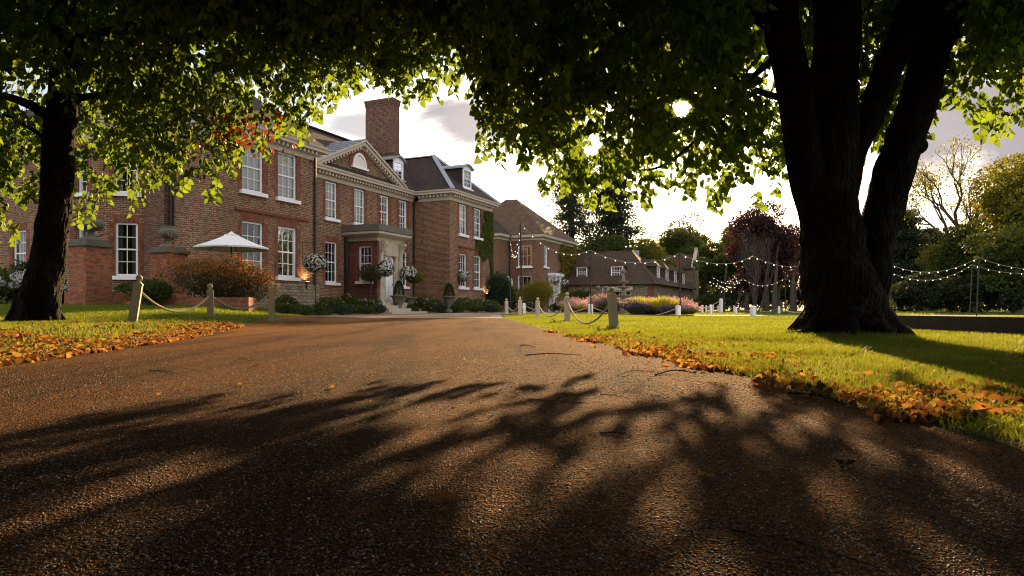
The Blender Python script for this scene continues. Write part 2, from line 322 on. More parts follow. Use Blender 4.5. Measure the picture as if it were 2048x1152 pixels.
class MB:
    """collects faces in world space; build() makes one mesh, local to its parent's location, with metre UVs"""
    def __init__(s): s.v = []; s.f = []; s.uv = None; s.smooth = False
    def add(s, verts, faces):
        k = len(s.v); s.v += [tuple(v) for v in verts]; s.f += [tuple(i + k for i in f) for f in faces]; return s
    def quad(s, a, b, c, d): return s.add((a, b, c, d), ((0, 1, 2, 3),))
    def box(s, fr, x0, x1, y0, y1, z0, z1):
        """fr: frame (origin, X, Y, Z)"""
        o, X, Y, Z = fr
        vs = [o + X * x + Y * y + Z * z for z in (z0, z1) for y in (y0, y1) for x in (x0, x1)]
        return s.add(vs, ((0, 2, 3, 1), (4, 5, 7, 6), (0, 1, 5, 4), (1, 3, 7, 5), (3, 2, 6, 7), (2, 0, 4, 6)))
    def lathe(s, c, prof, n=20, X=Vector((1, 0, 0)), Y=Vector((0, 1, 0)), Z=Vector((0, 0, 1)), sx=1, sy=1):
        vs = []; fs = []
        for r, z in prof:
            for i in range(n):
                a = 2 * math.pi * i / n
                vs.append(c + X * (r * math.cos(a) * sx) + Y * (r * math.sin(a) * sy) + Z * z)
        for j in range(len(prof) - 1):
            for i in range(n):
                fs.append((j * n + i, j * n + (i + 1) % n, (j + 1) * n + (i + 1) % n, (j + 1) * n + i))
        fs.append(tuple(range(n - 1, -1, -1))); fs.append(tuple(range((len(prof) - 1) * n, len(prof) * n)))
        return s.add(vs, fs)
    def tube(s, pts, rad, n=8, lobes=None):
        pts = [Vector(p) for p in pts]; m = len(pts)
        if not hasattr(rad, '__len__'): rad = [rad] * m
        vs = []; fs = []; up = Vector((0.13, 0.21, 0.97)).normalized()
        t0 = (pts[1] - pts[0]).normalized(); a = t0.cross(up)
        if a.length < 0.1: a = t0.cross(Vector((1, 0, 0)))
        a.normalize()
        for i, p in enumerate(pts):
            t = (pts[min(i + 1, m - 1)] - pts[max(i - 1, 0)]).normalized()
            a = (a - t * a.dot(t)).normalized(); b = t.cross(a)
            for k in range(n):
                th = 2 * math.pi * k / n; r = rad[i] * (lobes(i, th) if lobes else 1)
                vs.append(p + a * (r * math.cos(th)) + b * (r * math.sin(th)))
        for i in range(m - 1):
            for k in range(n):
                fs.append((i * n + k, i * n + (k + 1) % n, (i + 1) * n + (k + 1) % n, (i + 1) * n + k))
        fs.append(tuple(range(n - 1, -1, -1))); fs.append(tuple(range((m - 1) * n, m * n)))
        return s.add(vs, fs)
    def ball(s, c, r, n=14, sz=1.0):
        k = max(6, n // 2 + 2)
        prof = [(max(1e-4, r * math.sin(math.pi * j / k)), -r * sz * math.cos(math.pi * j / k)) for j in range(k + 1)]
        return s.lathe(Vector(c), prof, n)
    def sweep(s, path, prof, out_sign=1.0):
        """path: list of (x,y) seen left to right from outside; prof: closed list of (offset outwards, z)"""
        P = [Vector((p[0], p[1])) for p in path]; m = len(P); nrm = []
        for i in range(m - 1):
            d = (P[i + 1] - P[i]).normalized(); nrm.append(Vector((d.y, -d.x)) * out_sign)
        rings = []
        for i in range(m):
            if i == 0: o = nrm[0]
            elif i == m - 1: o = nrm[-1]
            else:
                o = nrm[i - 1] + nrm[i]; o = o / max(0.25, (o.length_squared / 2)) if o.length > 1e-6 else nrm[i]
            rings.append([Vector((P[i].x + o.x * q, P[i].y + o.y * q, z)) for q, z in prof])
        k = len(prof); vs = [v for r_ in rings for v in r_]
        fs = [(i * k + j, (i + 1) * k + j, (i + 1) * k + (j + 1) % k, i * k + (j + 1) % k) for i in range(m - 1) for j in range(k)]
        fs.append(tuple(range(k - 1, -1, -1))); fs.append(tuple(range((m - 1) * k, m * k)))
        return s.add(vs, fs)
    def build(s, name, material, parent=None, smooth=False, fixn=True):
        base = Vector((0, 0, 0)); q = parent
        while q is not None: base += q.location; q = q.parent
        me = bpy.data.meshes.new(name)
        me.from_pydata([tuple(Vector(v) - base) for v in s.v], [], s.f)
        if fixn:
            bm = bmesh.new(); bm.from_mesh(me); bmesh.ops.recalc_face_normals(bm, faces=bm.faces); bm.to_mesh(me); bm.free()
        me.materials.append(material)
        uvl = me.uv_layers.new(name='uv'); Z = Vector((0, 0, 1))
        for poly in me.polygons:
            nn = poly.normal
            if abs(nn.z) > 0.98: T = Vector((1, 0, 0)); Bv = Vector((0, 1, 0))
            else: T = Z.cross(nn).normalized(); Bv = nn.cross(T).normalized()
            for li in poly.loop_indices:
                co = me.vertices[me.loops[li].vertex_index].co + base
                uvl.data[li].uv = (co.dot(T), co.dot(Bv) if abs(nn.z) > 0.05 else co.z)
        if smooth: me.polygons.foreach_set('use_smooth', [True] * len(me.polygons))
        me.update()
        return link(bpy.data.objects.new(name, me), parent)

def np_mesh(name, V, Fc, material, parent=None, rnd=None, smooth=False):
    """V (n,3) float, Fc (m,k) int; rnd per-vertex"""
    me = bpy.data.meshes.new(name)
    if parent is not None:
        base = Vector((0, 0, 0)); q = parent
        while q is not None: base += q.location; q = q.parent
        V = V - np.array(base)
    m, k = Fc.shape
    me.vertices.add(len(V)); me.vertices.foreach_set('co', np.ascontiguousarray(V, dtype=np.float32).ravel())
    me.loops.add(m * k); me.loops.foreach_set('vertex_index', np.ascontiguousarray(Fc, dtype=np.int32).ravel())
    me.polygons.add(m); me.polygons.foreach_set('loop_start', np.arange(0, m * k, k, dtype=np.int32))
    try: me.polygons.foreach_set('loop_total', np.full(m, k, dtype=np.int32))
    except Exception: pass
    if rnd is not None:
        a = me.attributes.new('rnd', 'FLOAT', 'POINT'); a.data.foreach_set('value', np.ascontiguousarray(rnd, dtype=np.float32))
    me.materials.append(material); me.update(calc_edges=True); me.validate()
    if smooth: me.polygons.foreach_set('use_smooth', [True] * m)
    return link(bpy.data.objects.new(name, me), parent)

def nrm(a): return a / np.maximum(1e-9, np.linalg.norm(a, axis=-1, keepdims=True))
HEART = np.array([(0, 0.0, 0), (-0.26, -0.10, .05), (-0.47, 0.10, .10), (-0.46, 0.42, .11), (-0.24, 0.78, .07), (0, 1.08, -.04),
                  (0.24, 0.78, .07), (0.46, 0.42, .11), (0.47, 0.10, .10), (0.26, -0.10, .05)], float)
HEART_F = np.array([(0, 5, 4, 3, 2, 1), (0, 9, 8, 7, 6, 5)])
OVAL = np.array([(0, 0, 0), (-.34, .45, .08), (0, 1, 0), (.34, .45, .08)], float); OVAL_F = np.array([(0, 3, 2, 1)])
def leaves(name, P, tip, size, material, parent=None, tmpl='heart', rnd=None, roll=None):
    T, TF = (HEART, HEART_F) if tmpl == 'heart' else (OVAL, OVAL_F)
    n = len(P); tip = nrm(tip)
    q = roll if roll is not None else rng.normal(size=(n, 3)); X = nrm(np.cross(tip, q)); Z = np.cross(X, tip)
    fold = rng.uniform(0.4, 2.2, size=(n, 1, 1))
    size = np.broadcast_to(np.asarray(size, float), (n,))[:, None, None]
    V = P[:, None, :] + size * (T[None, :, 0:1] * X[:, None, :] + T[None, :, 1:2] * tip[:, None, :] + fold * T[None, :, 2:3] * Z[:, None, :])
    k = len(T); Fc = (TF[None] + (np.arange(n) * k)[:, None, None]).reshape(-1, TF.shape[1])
    if rnd is None: rnd = rng.random(n)
    return np_mesh(name, V.reshape(-1, 3), Fc, material, parent, np.repeat(rnd, k))

# ------------------------------------------------------------------ terrain
def sst(x): x = np.clip(x, 0, 1); return x * x * (3 - 2 * x)
def ground(x, y):
    x = np.asarray(x, float); y = np.asarray(y, float)
    z = 0.0052 * np.clip(y - 8, 0, 34) * sst((8 - x) / 5)
    z = z + 0.17 * sst((-4.2 - x) / 2.0) * sst((26 - y) / 8)                      # left lawn bank
    z = z + 0.035 * np.clip(y - 12, 0, 20) * sst((xl_np(y) - .4 - x) / 1.6)
    z = z + 0.025 * sst((x - xr_np(y)) / 0.9) * sst((16 - y) / 6)
    z = z + 0.02 * np.exp(-((x - 4.45) ** 2 + (y - 8.9) ** 2) / 2.6)              # mound at the lime
    return z
RY = np.array([-4, 0, 1.9, 3.9, 5.0, 7.6, 11, 16, 22, 27, 31, 33.0, 34.0, 35.0, 45.0, 47, 400.])
XR = np.array([1.9, 1.7, 1.45, 1.36, 1.25, 1.02, .70, .30, -.15, -.45, -.55, 0.2, 4, 60., 60., 60, 60])
XL = np.array([-3.3, -3.4, -3.5, -3.6, -3.65, -4.1, -4.75, -5.7, -6.6, -9.0, -13, -16, -16, -16, -16, -16, -16])
def xr_np(y): return np.interp(y, RY, XR)
def xl_np(y): return np.interp(y, RY, XL)
def G(x, y): return float(ground(x, y))
def at(u, v, Y): return Vector(((u - UC) / F * Y, Y, EYE + (VH - v) / F * Y))
def gp(u, Y): x = (u - UC) / F * Y; return Vector((x, Y, G(x, Y)))
# ------------------------------------------------------------------ ground sheets
def sheet(name, xa, xb, ys, nx, material, power=1.0, dz=0.0, noise=0.0):
    V = []; rows = len(ys)
    for y in ys:
        a, b = xa(y), xb(y)
        t = np.linspace(0, 1, nx)
        if power > 0: xs = a + (b - a) * t ** power
        else: xs = b - (b - a) * (1 - t) ** (-power)
        z = ground(xs, np.full(nx, y)) + dz
        if noise: z = z + noise * (np.sin(xs * 9.1 + y * 5.3) * np.sin(xs * 4.3 - y * 7.7))
        V.append(np.stack([xs, np.full(nx, y), z], 1))
    V = np.concatenate(V); i = np.arange(rows - 1)[:, None] * nx + np.arange(nx - 1)[None]
    i = i.ravel(); Fc = np.stack([i, i + 1, i + nx + 1, i + nx], 1)
    o = np_mesh(name, V, Fc, material, None, None, True)
    o['kind'] = 'structure'; return o
ys = np.unique(np.concatenate([np.arange(-4, 6, .15), np.arange(6, 14, .25), np.arange(14, 32, .5), np.arange(32, 48, .25)]))
sheet('driveway', xl_np, xr_np, ys[ys <= 24.01], 60, M['road'])['label'] = 'brown tarmac drive'
sheet('forecourt', xl_np, xr_np, ys[ys >= 23.99], 90, M['gravel'])['label'] = 'pale gravel forecourt'
edge_r = lambda y: xr_np(y) + 0.0
sheet('lawn', lambda y: float(xr_np(y)), lambda y: 160.0, ys[ys < 47.9], 110, M['lawn'], 2.6)
sheet('lawn', lambda y: -160.0, lambda y: float(xl_np(y)), ys, 110, M['lawn'], -2.6)
ysf = np.concatenate([np.arange(47.75, 60, 1.0), [64, 70, 80, 100, 140, 220, 400, 900, 2600]])
sheet('lawn', lambda y: -16 - (y - 47.75) * 2.0, lambda y: 60 + (y - 47.75) * 3.0, ysf, 60, M['lawn'], 1.0)
sheet('ground', lambda y: -700, lambda y: 700, np.concatenate([np.arange(-200, 0, 20.), np.arange(0, 300, 30)]), 40, M['soil'], 1.0, -0.45)

# ------------------------------------------------------------------ the country house
A = Vector((0.4113, 0.9115, 0)); N = Vector((0.9115, -0.4113, 0)); Z = Vector((0, 0, 1)); O = Vector((-10, 35, 0))
def H(s, p, z=0.0, o=O): return o + A * s + N * p + Z * z
def H2(s, p, o=O): q = H(s, p, 0, o); return (q.x, q.y)

def wall(mb, a, b, z0, z1, openings=(), depth=0.16):
    """a, b: (x,y) left and right as seen from outside; openings (t0,t1,z0,z1) in metres along the wall"""
    a = Vector((*a, 0)); b = Vector((*b, 0)); L = (b - a).length; T = (b - a) / L; o = Vector((T.y, -T.x, 0))
    xs = sorted({0.0, L, *[q for op in openings for q in op[:2]]}); zs = sorted({z0, z1, *[q for op in openings for q in op[2:4]]})
    P = lambda t, z, d=0: a + T * t + Z * z - o * d
    for i in range(len(xs) - 1):
        for j in range(len(zs) - 1):
            cx, cz = (xs[i] + xs[i + 1]) / 2, (zs[j] + zs[j + 1]) / 2
            if any(op[0] < cx < op[1] and op[2] < cz < op[3] for op in openings): continue
            mb.quad(P(xs[i], zs[j]), P(xs[i + 1], zs[j]), P(xs[i + 1], zs[j + 1]), P(xs[i], zs[j + 1]))
    for t0, t1, za, zb in openings:
        for p, q in (((t0, za), (t0, zb)), ((t1, zb), (t1, za)), ((t0, zb), (t1, zb)), ((t1, za), (t0, za))):
            mb.quad(P(*p), P(*q), P(*q, depth), P(*p, depth))

def sash(parent, c, T, w_, h_, cols=3, rows=4, blind=0.0, sill=True, lintel=True, material='brick_red', rec=0.10, name='window', curtain=True, frame=0.085):
    """c: bottom centre on the wall's outer face; T: left to right seen from outside"""
    o = Vector((T.y, -T.x, 0)); fr = (c - o * rec, T, -o, Z)
    m = MB(); hw = w_ / 2; fw = frame
    m.box(fr, -hw, -hw + fw, -.02, .06, 0, h_); m.box(fr, hw - fw, hw, -.02, .06, 0, h_)
    m.box(fr, -hw + fw, hw - fw, -.02, .06, h_ - fw, h_); m.box(fr, -hw + fw, hw - fw, -.02, .06, 0, fw)
    iw = w_ - 2 * fw; ih = h_ - 2 * fw; mid = fw + ih / 2
    if rows > 2: m.box(fr, -hw + fw, hw - fw, .0, .05, mid - .03, mid + .03)
    for i in range(1, cols):
        x = -hw + fw + iw * i / cols; m.box(fr, x - .013, x + .013, .012, .04, fw, h_ - fw)
    for j in range(1, rows):
        if rows > 2 and j == rows / 2: continue
        z = fw + ih * j / rows; m.box(fr, -hw + fw, hw - fw, .014, .038, z - .013, z + .013)
    wi = m.build(name, M['white'], parent)
    g = MB(); g.quad(*[fr[0] + T * x - o * .028 + Z * z for x, z in ((-hw + fw, fw), (hw - fw, fw), (hw - fw, h_ - fw), (-hw + fw, h_ - fw))])
    g.build('pane', M['glass'], wi)
    if sill:
        q = MB(); q.box((c, T, -o, Z), -hw - .14, hw + .14, -.13, rec + .02, -.15, -.002); q.build('sill', M['white'], wi)
    if lintel:
        q = MB(); e = .11; zz = .30
        vs = [c + T * x + o * y + Z * (h_ + z) for y in (.004, -.10) for x, z in ((-hw - .01, .0), (hw + .01, .0), (hw + e, zz), (-hw - e, zz))]
        q.add(vs, ((0, 1, 2, 3), (0, 4, 5, 1), (3, 2, 6, 7), (1, 5, 6, 2), (0, 3, 7, 4))); 
        for sg in (-1, 1): q.box((c, T, -o, Z), sg * (hw + .005) if sg > 0 else -(hw + .24), hw + .24 if sg > 0 else -(hw + .005), -.003, .04, -.0, h_ - .002)
        q.build('lintel', M[material], wi)
    if blind > 0:
        q = MB(); q.box(fr, -hw + fw * .5, hw - fw * .5, .10, .11, h_ - fw - ih * blind, h_ - fw); q.build('blind', M['blind'], wi)
    elif curtain:
        q = MB()
        for sg in (-1, 1):
            for k in range(4):
                x = sg * (hw - .06 - k * .05); q.box(fr, x - .022, x + .022, .12 + .015 * (k % 2), .16 + .015 * (k % 2), .05, h_ - .05)
        q.build('curtain', M['curtain'], wi)
    return wi

def hip_roof(mb, f, s0, s1, p0, p1, ze, zr, sm=None, pa=None, pb=None, along='p'):
    """roof over s0..s1 x p0..p1; ridge along p at s=sm from pa to pb (pa near p0, pb near p1)"""
    if along == 'p':
        sm = (s0 + s1) / 2 if sm is None else sm
        a, b = f(sm, pa, zr), f(sm, pb, zr)
        c = [f(s0, p0, ze), f(s1, p0, ze), f(s1, p1, ze), f(s0, p1, ze)]
        mb.add([a, b, *c], ((1, 0, 2, 5), (0, 1, 4, 3), (1, 5, 4), (0, 3, 2)))
    else:
        pm = (p0 + p1) / 2; a, b = f(pa, pm, zr), f(pb, pm, zr)
        c = [f(s0, p0, ze), f(s1, p0, ze), f(s1, p1, ze), f(s0, p1, ze)]
        mb.add([a, b, *c], ((0, 1, 4, 5), (1, 0, 2, 3), (0, 5, 2), (1, 3, 4)))

def beam(mb, a, b, wv, hv, w_, h_):
    d = (b - a).normalized(); wv = (wv - d * wv.dot(d)).normalized(); hv = wv.cross(d).normalized() if hv is None else hv
    vs = [q + wv * x + hv * y for q in (a, b) for x, y in ((-w_, 0), (w_, 0), (w_, h_), (-w_, h_))]
    mb.add(vs, ((3, 2, 1, 0), (4, 5, 6, 7), (0, 1, 5, 4), (1, 2, 6, 5), (2, 3, 7, 6), (3, 0, 4, 7)))

GROUND_Z, FIRST_Z = 1.80, 5.17
house = thing('country_house', 'long two storey red brick country house with a white trimmed pediment above its porch', 'house', loc=tuple(H(3, -3, .3)))
# wings
LW, RW, P1 = (-8.63, -3.0), (9.13, 14.93), 2.45
WZ = 7.2
def facade(name, s0, s1, p, wins, z0=0.1, extra=()):
    m = MB(); ops = []
    for s, z, ww, hh in wins: ops.append((s - s0 - ww / 2, s - s0 + ww / 2, z, z + hh))
    wall(m, H2(s0, p), H2(s1, p), z0, WZ, ops)
    return m
# centre block
wc = [(1.14, GROUND_Z, .95, 2.15), (6.1, GROUND_Z, .95, 2.15), (7.92, GROUND_Z, .95, 2.15),
      (1.14, FIRST_Z, .95, 1.95), (3.55, FIRST_Z, .95, 1.95), (5.95, FIRST_Z, .95, 1.95), (7.92, FIRST_Z, .95, 1.95)]
m = facade('wall', -3.0, 9.13, 0, wc); m.build('wall', M['brick'], house)
bl = [0, 0, 0, .95, .95, 0, 0]
for (s, z, ww, hh), b_ in zip(wc, bl): sash(house, H(s, 0, z), A, ww, hh, 3, 4, b_)
# left wing
wl = [(-6.78, GROUND_Z - .02, 1.15, 2.18), (-4.8, GROUND_Z - .02, 1.15, 2.18), (-6.78, FIRST_Z, 1.15, 2.0), (-4.8, FIRST_Z, 1.15, 2.0)]
m = facade('wall', *LW, P1, wl)
SL = H2(LW[0], -1.2); SC_ = H2(LW[0], P1)
wall(m, SL, SC_, 0.1, WZ)
wall(m, H2(LW[1], P1), H2(LW[1], -.2), .1, WZ)
m.build('wall', M['brick'], house)
for (s, z, ww, hh), b_ in zip(wl, (0, 0, .97, .97)): sash(house, H(s, P1, z), A, ww, hh, 3, 4, b_)
# red brick string band and stone plinth of the left wing
m = MB(); m.sweep([H2(LW[0] + .9, P1), H2(LW[1] - .5, P1)], [(.0, 4.30), (.05, 4.30), (.09, 4.36), (.09, 4.44), (.0, 4.46)]); m.build('string_course', M['brick_red'], house)
m = MB(); m.sweep([H2(LW[0], -1.2), H2(LW[0], P1), H2(LW[1] - .0, P1), H2(LW[1], .9)], [(.0, .1), (.12, .1), (.12, 1.42), (.05, 1.5), (.0, 1.5)]); m.build('plinth', M['rubble'], house)
# right wing
wr = [(10.84, GROUND_Z, 1.0, 2.15), (12.88, GROUND_Z, 1.0, 2.15), (10.84, FIRST_Z, 1.0, 1.95), (12.88, FIRST_Z, 1.0, 1.95)]
PR = 2.63
m = facade('wall', *RW, PR, wr)
wall(m, H2(RW[0], -.2), H2(RW[0], PR), .1, WZ); wall(m, H2(RW[1], PR), H2(RW[1], -8), .1, WZ)
m.build('wall', M['brick'], house)
for (s, z, ww, hh), b_ in zip(wr, (0, 0, .7, 0)): sash(house, H(s, PR, z), A, ww, hh, 3, 4, b_)
m = MB(); m.sweep([H2(10.2, PR), H2(13.6, PR)], [(.0, 4.30), (.05, 4.30), (.08, 4.36), (.08, 4.42), (.0, 4.44)]); m.build('string_course', M['brick_red'], house)
# canted bay and range behind the left wing
CH0, CH1 = -1.2, -0.05
b0 = H(LW[0], CH0); D1 = (-A + N) / math.sqrt(2); dirb = Vector((-D1.y, D1.x, 0))
if dirb.x > 0: dirb = -dirb
q0 = b0; q1 = q0 + dirb * 1.85; q2 = q1 - N * 2.1; q3 = q2 + Vector((A.x - N.x, A.y - N.y, 0)).normalized() * 1.85
q4 = q3 - N * 22
xy = lambda q: (q.x, q.y)
m = MB()
GB, FB = 1.72, 5.05
wall(m, xy(q1), xy(q0), .1, WZ, [(1.85 - 1.24, 1.85 - .44, GB, GB + 2.15), (1.85 - 1.24, 1.85 - .44, FB, FB + 1.9)])
wall(m, xy(q2), xy(q1), .1, WZ, [(.65, 1.45, GB, GB + 2.15), (.65, 1.45, FB, FB + 1.9)], 0.3)
wall(m, xy(q3), xy(q2), .1, WZ)
wall(m, xy(q4), xy(q3), .1, WZ, [(17.6, 18.6, 1.9, 4.0), (12, 13, 1.9, 4.0)])
m.build('wall', M['brick'], house)
T1 = -dirb
for zz, hh in ((GB, 2.15), (FB, 1.9)):
    sash(house, q1 + T1 * (1.85 - .84) + Z * zz, T1, .8, hh, 2, 4, 0)
    sash(house, q2 + N * 1.05 + Z * zz, N, .8, hh, 2, 4, 0, rec=.24)
for tt in (18.1, 12.5): sash(house, q4 + N * tt + Z * 1.9, N, 1.0, 2.1, 3, 4, 0)
# chimney breast beside the bay
m = MB(); m.box((H(LW[0], 0), A, N, Z), -.28, 0.0, CH0 + .02, CH1, .1, WZ); m.build('chimney_breast', M['brick_dark'], house)
def pipe(s, p, z0=.3, z1=7.3, r=.055):
    m = MB(); m.tube([H(s, p, z0), H(s, p, z1)], r, 8)
    for z in np.arange(z0 + .4, z1, 1.8): m.tube([H(s, p, z), H(s, p, z + .06)], r * 1.5, 8)
    m.build('downpipe', M['iron'], house)
pipe(LW[0] - .08, .12); pipe(-.62, .10); pipe(9.02, .10); pipe(2.2, .14, .3, 4.3, .09); pipe(LW[1] - .12, P1 + .08)
# dark rooms behind the glass
m = MB()
for s0, s1, p in ((LW[0] + .3, LW[1] - .1, P1 - 3), (LW[1], RW[0], -3), (RW[0] + .1, RW[1] - .2, PR - 3.4)):
    m.box((H(0, 0), A, N, Z), s0, s1, p - .1, p, .2, 7.1)
    m.box((H(0, 0), A, N, Z), s0, s1, p, (P1 if s0 < -4 else PR if s0 > 9 else 0) - .3, 4.35, 4.6)
m.box((Vector((q4.x, q4.y, 0)), A, N, Z), 3.0, 3.2, 0, 30, .2, 7.1); m.box((H(0, 0), A, N, Z), LW[0] + .3, LW[1], -5.6, -5.5, .2, 7.1)
m.box((Vector((q4.x, q4.y, 0)), A, N, Z), .3, 3.2, 0, 22, 4.35, 4.6)
m.build('room', M['room'], house)
# cornices
PROF = [(0, 7.15), (.05, 7.15), (.07, 7.22), (.07, 7.36), (.16, 7.42), (.16, 7.5), (.42, 7.53), (.42, 7.62), (.48, 7.68), (.50, 7.76), (0, 7.78)]
def dentils(mb, a, b, off=.07, z0=7.37, z1=7.5, w_=.10, gap=.26, dep=.25):
    a = Vector((*a, 0)); b = Vector((*b, 0)); L = (b - a).length; T = (b - a) / L; o = Vector((T.y, -T.x, 0))
    for i in range(int(L / gap)):
        mb.box((a + T * (i + .5) * gap, T, o, Z), -w_ / 2, w_ / 2, off, off + dep, z0, z1)
m = MB(); path = [H2(LW[0], -14), H2(LW[0], P1), H2(LW[1], P1), H2(LW[1], 0)]
m.sweep(path, PROF); dentils(m, H2(LW[0], -1), H2(LW[0], P1)); dentils(m, H2(LW[0], P1), H2(LW[1], P1)); m.build('cornice', M['cornice'], house)
m = MB(); m.sweep([H2(LW[1] + .5, 0), H2(RW[0], 0)], PROF); dentils(m, H2(-.8, 0), H2(RW[0] - .5, 0)); m.build('cornice', M['cornice'], house)
m = MB(); m.sweep([H2(RW[0], .4), H2(RW[0], PR), H2(RW[1], PR), H2(RW[1], -8)], PROF)
dentils(m, H2(RW[0], .5), H2(RW[0], PR)); dentils(m, H2(RW[0], PR), H2(RW[1], PR)); m.build('cornice', M['cornice'], house)
m = MB(); m.sweep([xy(q4), xy(q3), xy(q2), xy(q1), xy(q0)], PROF); m.build('cornice', M['cornice'], house)
# roofs, with a slight kick at the eaves
ZE, ZR = 7.74, 10.75
def kick(mb, f, s0, s1, p0, p1, sides, d=.9, rise=.55):
    pass
m = MB(); hip_roof(m, H, -5.8, 12.03, -6.4, .46, ZE, ZR, pa=-5.8, pb=12.03, along='s'); m.build('roof', M['tiles'], house)
m = MB(); hip_roof(m, H, LW[0] - .46, LW[1] + .46, -24, P1 + .46, ZE, ZR, pa=-23, pb=-.4)
m.build('roof', M['tiles'], house)
m = MB(); hip_roof(m, H, RW[0] - .46, RW[1] + .46, -9, PR + .46, ZE, ZR, pa=-8.9, pb=-.3)
rf = m.build('roof', M['tiles'], house)
m = MB()
beam(m, H(RW[0] - .46, PR + .46, ZE), H(12.03, -.3, ZR), Vector((.9, .5, 0)), None, .16, .05)
beam(m, H(RW[1] + .46, PR + .46, ZE), H(12.03, -.3, ZR), Vector((.9, .5, 0)), None, .10, .05)
beam(m, H(12.03, -8.9, ZR - .01), H(12.03, -.3, ZR - .01), A, None, .2, .06)
m.build('flashing', M['lead'], rf)
m = MB(); beam(m, H(-5.6, -2.97, ZR - .01), H(11.9, -2.97, ZR - .01), N, None, .14, .07); m.build('ridge_tiles', M['tiles'], house)
# pediment
ZP0, ZPA = 7.80, 9.72; pc, ph_ = 3.5, 4.1
m = MB(); m.add([H(pc - ph_ + .3, .10, ZP0 - .02), H(pc + ph_ - .3, .10, ZP0 - .02), H(pc, .10, ZPA - .18)], ((0, 1, 2),))
ped = m.build('pediment', M['brick'], house, fixn=False)
m = MB()
for sg in (-1, 1):
    a, b = H(pc + sg * (ph_ + .12), .0, ZP0 - .06), H(pc, .0, ZPA)
    for off, hh, ext in ((.0, .34, .18), (.0, .20, .40), (.12, .10, .50)):
        d = (b - a).normalized(); up = N.cross(d) if sg > 0 else d.cross(N); up = up if up.z > 0 else -up
        vs = []
        for q in (a, b):
            zz = Z if q is b else Z
            for y, z in ((0, -hh if off == 0 else -.0), (ext, -hh if off == 0 else -.0), (ext, off if off else (-.14 if hh == .34 else 0)), (0, off if off else (-.14 if hh == .34 else 0))):
                vs.append(q + N * y + Z * z)
        m.add(vs, ((3, 2, 1, 0), (4, 5, 6, 7), (0, 1, 5, 4), (1, 2, 6, 5), (2, 3, 7, 6), (3, 0, 4, 7)))
    L = (b - a).length; d = (b - a) / L
    for i in range(1, int(L / .27)):
        m.box((a + d * i * .27, A, N, Z), -.05, .05, .18, .36, -.34, -.2)
m.build('raking_cornice', M['cornice'], ped)
m = MB()
for sg in (-1, 1):
    a, b = H(pc + sg * (ph_ + .16), .52, ZP0 + .03), H(pc, .52, ZPA + .16); c, d = H(pc, -1.9, ZPA + .16), H(pc + sg * (ph_ + .16), .2, ZP0 + .03)
    m.quad(a, b, c, d)
    for k in range(1, 8):
        t = k / 8; e = a.lerp(b, t); g_ = d.lerp(c, t); beam(m, e + Z * .0, g_ + Z * .0, A, Z, .025, .06)
m.build('lead_roof', M['lead'], ped)
# half round window in the pediment
m = MB(); c0 = H(3.35, .12, 8.30); rr = .62
ring = lambda r0, r1, y0, y1, n=20, a0=0, a1=math.pi: [[c0 + A * (r * math.cos(a0 + (a1 - a0) * i / n)) + N * y + Z * (r * 1.25 * math.sin(a0 + (a1 - a0) * i / n)) for i in range(n + 1)] for r, y in ((r0, y0), (r1, y0), (r1, y1), (r0, y1))]
def arch(mb, r0, r1, y0, y1, n=20):
    rs = ring(r0, r1, y0, y1, n)
    for k in range(4):
        a_, b_ = rs[k], rs[(k + 1) % 4]
        for i in range(n): mb.quad(a_[i], a_[i + 1], b_[i + 1], b_[i])
arch(m, rr - .09, rr, 0, .08); m.box((c0, A, N, Z), -rr - .12, rr + .12, 0, .13, -.12, 0)
for x in (-.2, .2): m.box((c0, A, N, Z), x - .02, x + .02, .02, .05, 0, rr * 1.1)
lun = m.build('window', M['white'], house)
m = MB(); pts = [c0 + N * .02 + A * ((rr - .05) * math.cos(math.pi * i / 20)) + Z * ((rr - .05) * 1.25 * math.sin(math.pi * i / 20)) for i in range(21)]
m.add(pts, (tuple(range(21)),)); m.build('pane', M['blind'], lun)
m = MB(); arch(m, rr + .01, rr + .28, -.05, .03); m.build('lintel', M['brick_red'], lun)
# porch
PS0, PS1, PP = 2.42, 4.70, 2.0
m = MB(); T_ = N
wall(m, H2(PS0, 0), H2(PS0, PP), .1, 4.1, [(.78, 1.62, 1.9, 3.85 - .05)])
wall(m, H2(PS1, PP), H2(PS1, 0), .1, 4.1)
wall(m, H2(PS0, PP), H2(PS0 + .18, PP), .1, 4.1); wall(m, H2(PS1 - .1, PP), H2(PS1, PP), .1, 4.1)
porch = m.build('porch', M['brick_porch'], house)
sash(house, H(PS0, 1.2, 1.9), N, .84, 1.9, 3, 4, 0)
m = MB(); m.sweep([H2(PS0 - .02, 0), H2(PS0 - .02, PP), H2(PS1 + .02, PP), H2(PS1 + .02, 0)], [(0, 4.05), (.06, 4.05), (.10, 4.2), (.30, 4.32), (.42, 4.40), (.42, 4.52), (.0, 4.54)])
m.build('porch_cornice', M['stone'], porch)
m = MB(); m.box((H(0, 0), A, N, Z), PS0 - .46, PS1 + .46, .0, PP + .46, 4.545, 4.90); m.build('parapet', M['stone_dark'], porch)
m = MB(); fr = (H(3.62, PP + .0, 0), A, N, Z)
for sg in (-1, 1):
    m.box(fr, sg * .88 - .17, sg * .88 + .17, -.12, .10, .75, 3.05); m.box(fr, sg * .88 - .2, sg * .88 + .2, -.12, .15, .75, 1.0)
    m.box(fr, sg * .60 - .11, sg * .60 + .11, -.12, .05, .75, 3.3)
    for k in range(7):     # scrolled bracket
        t = k / 6; m.box(fr, sg * .88 - .13, sg * .88 + .13, .0, .12 + .28 * t * t, 3.05 + .14 * k, 3.05 + .14 * (k + 1))
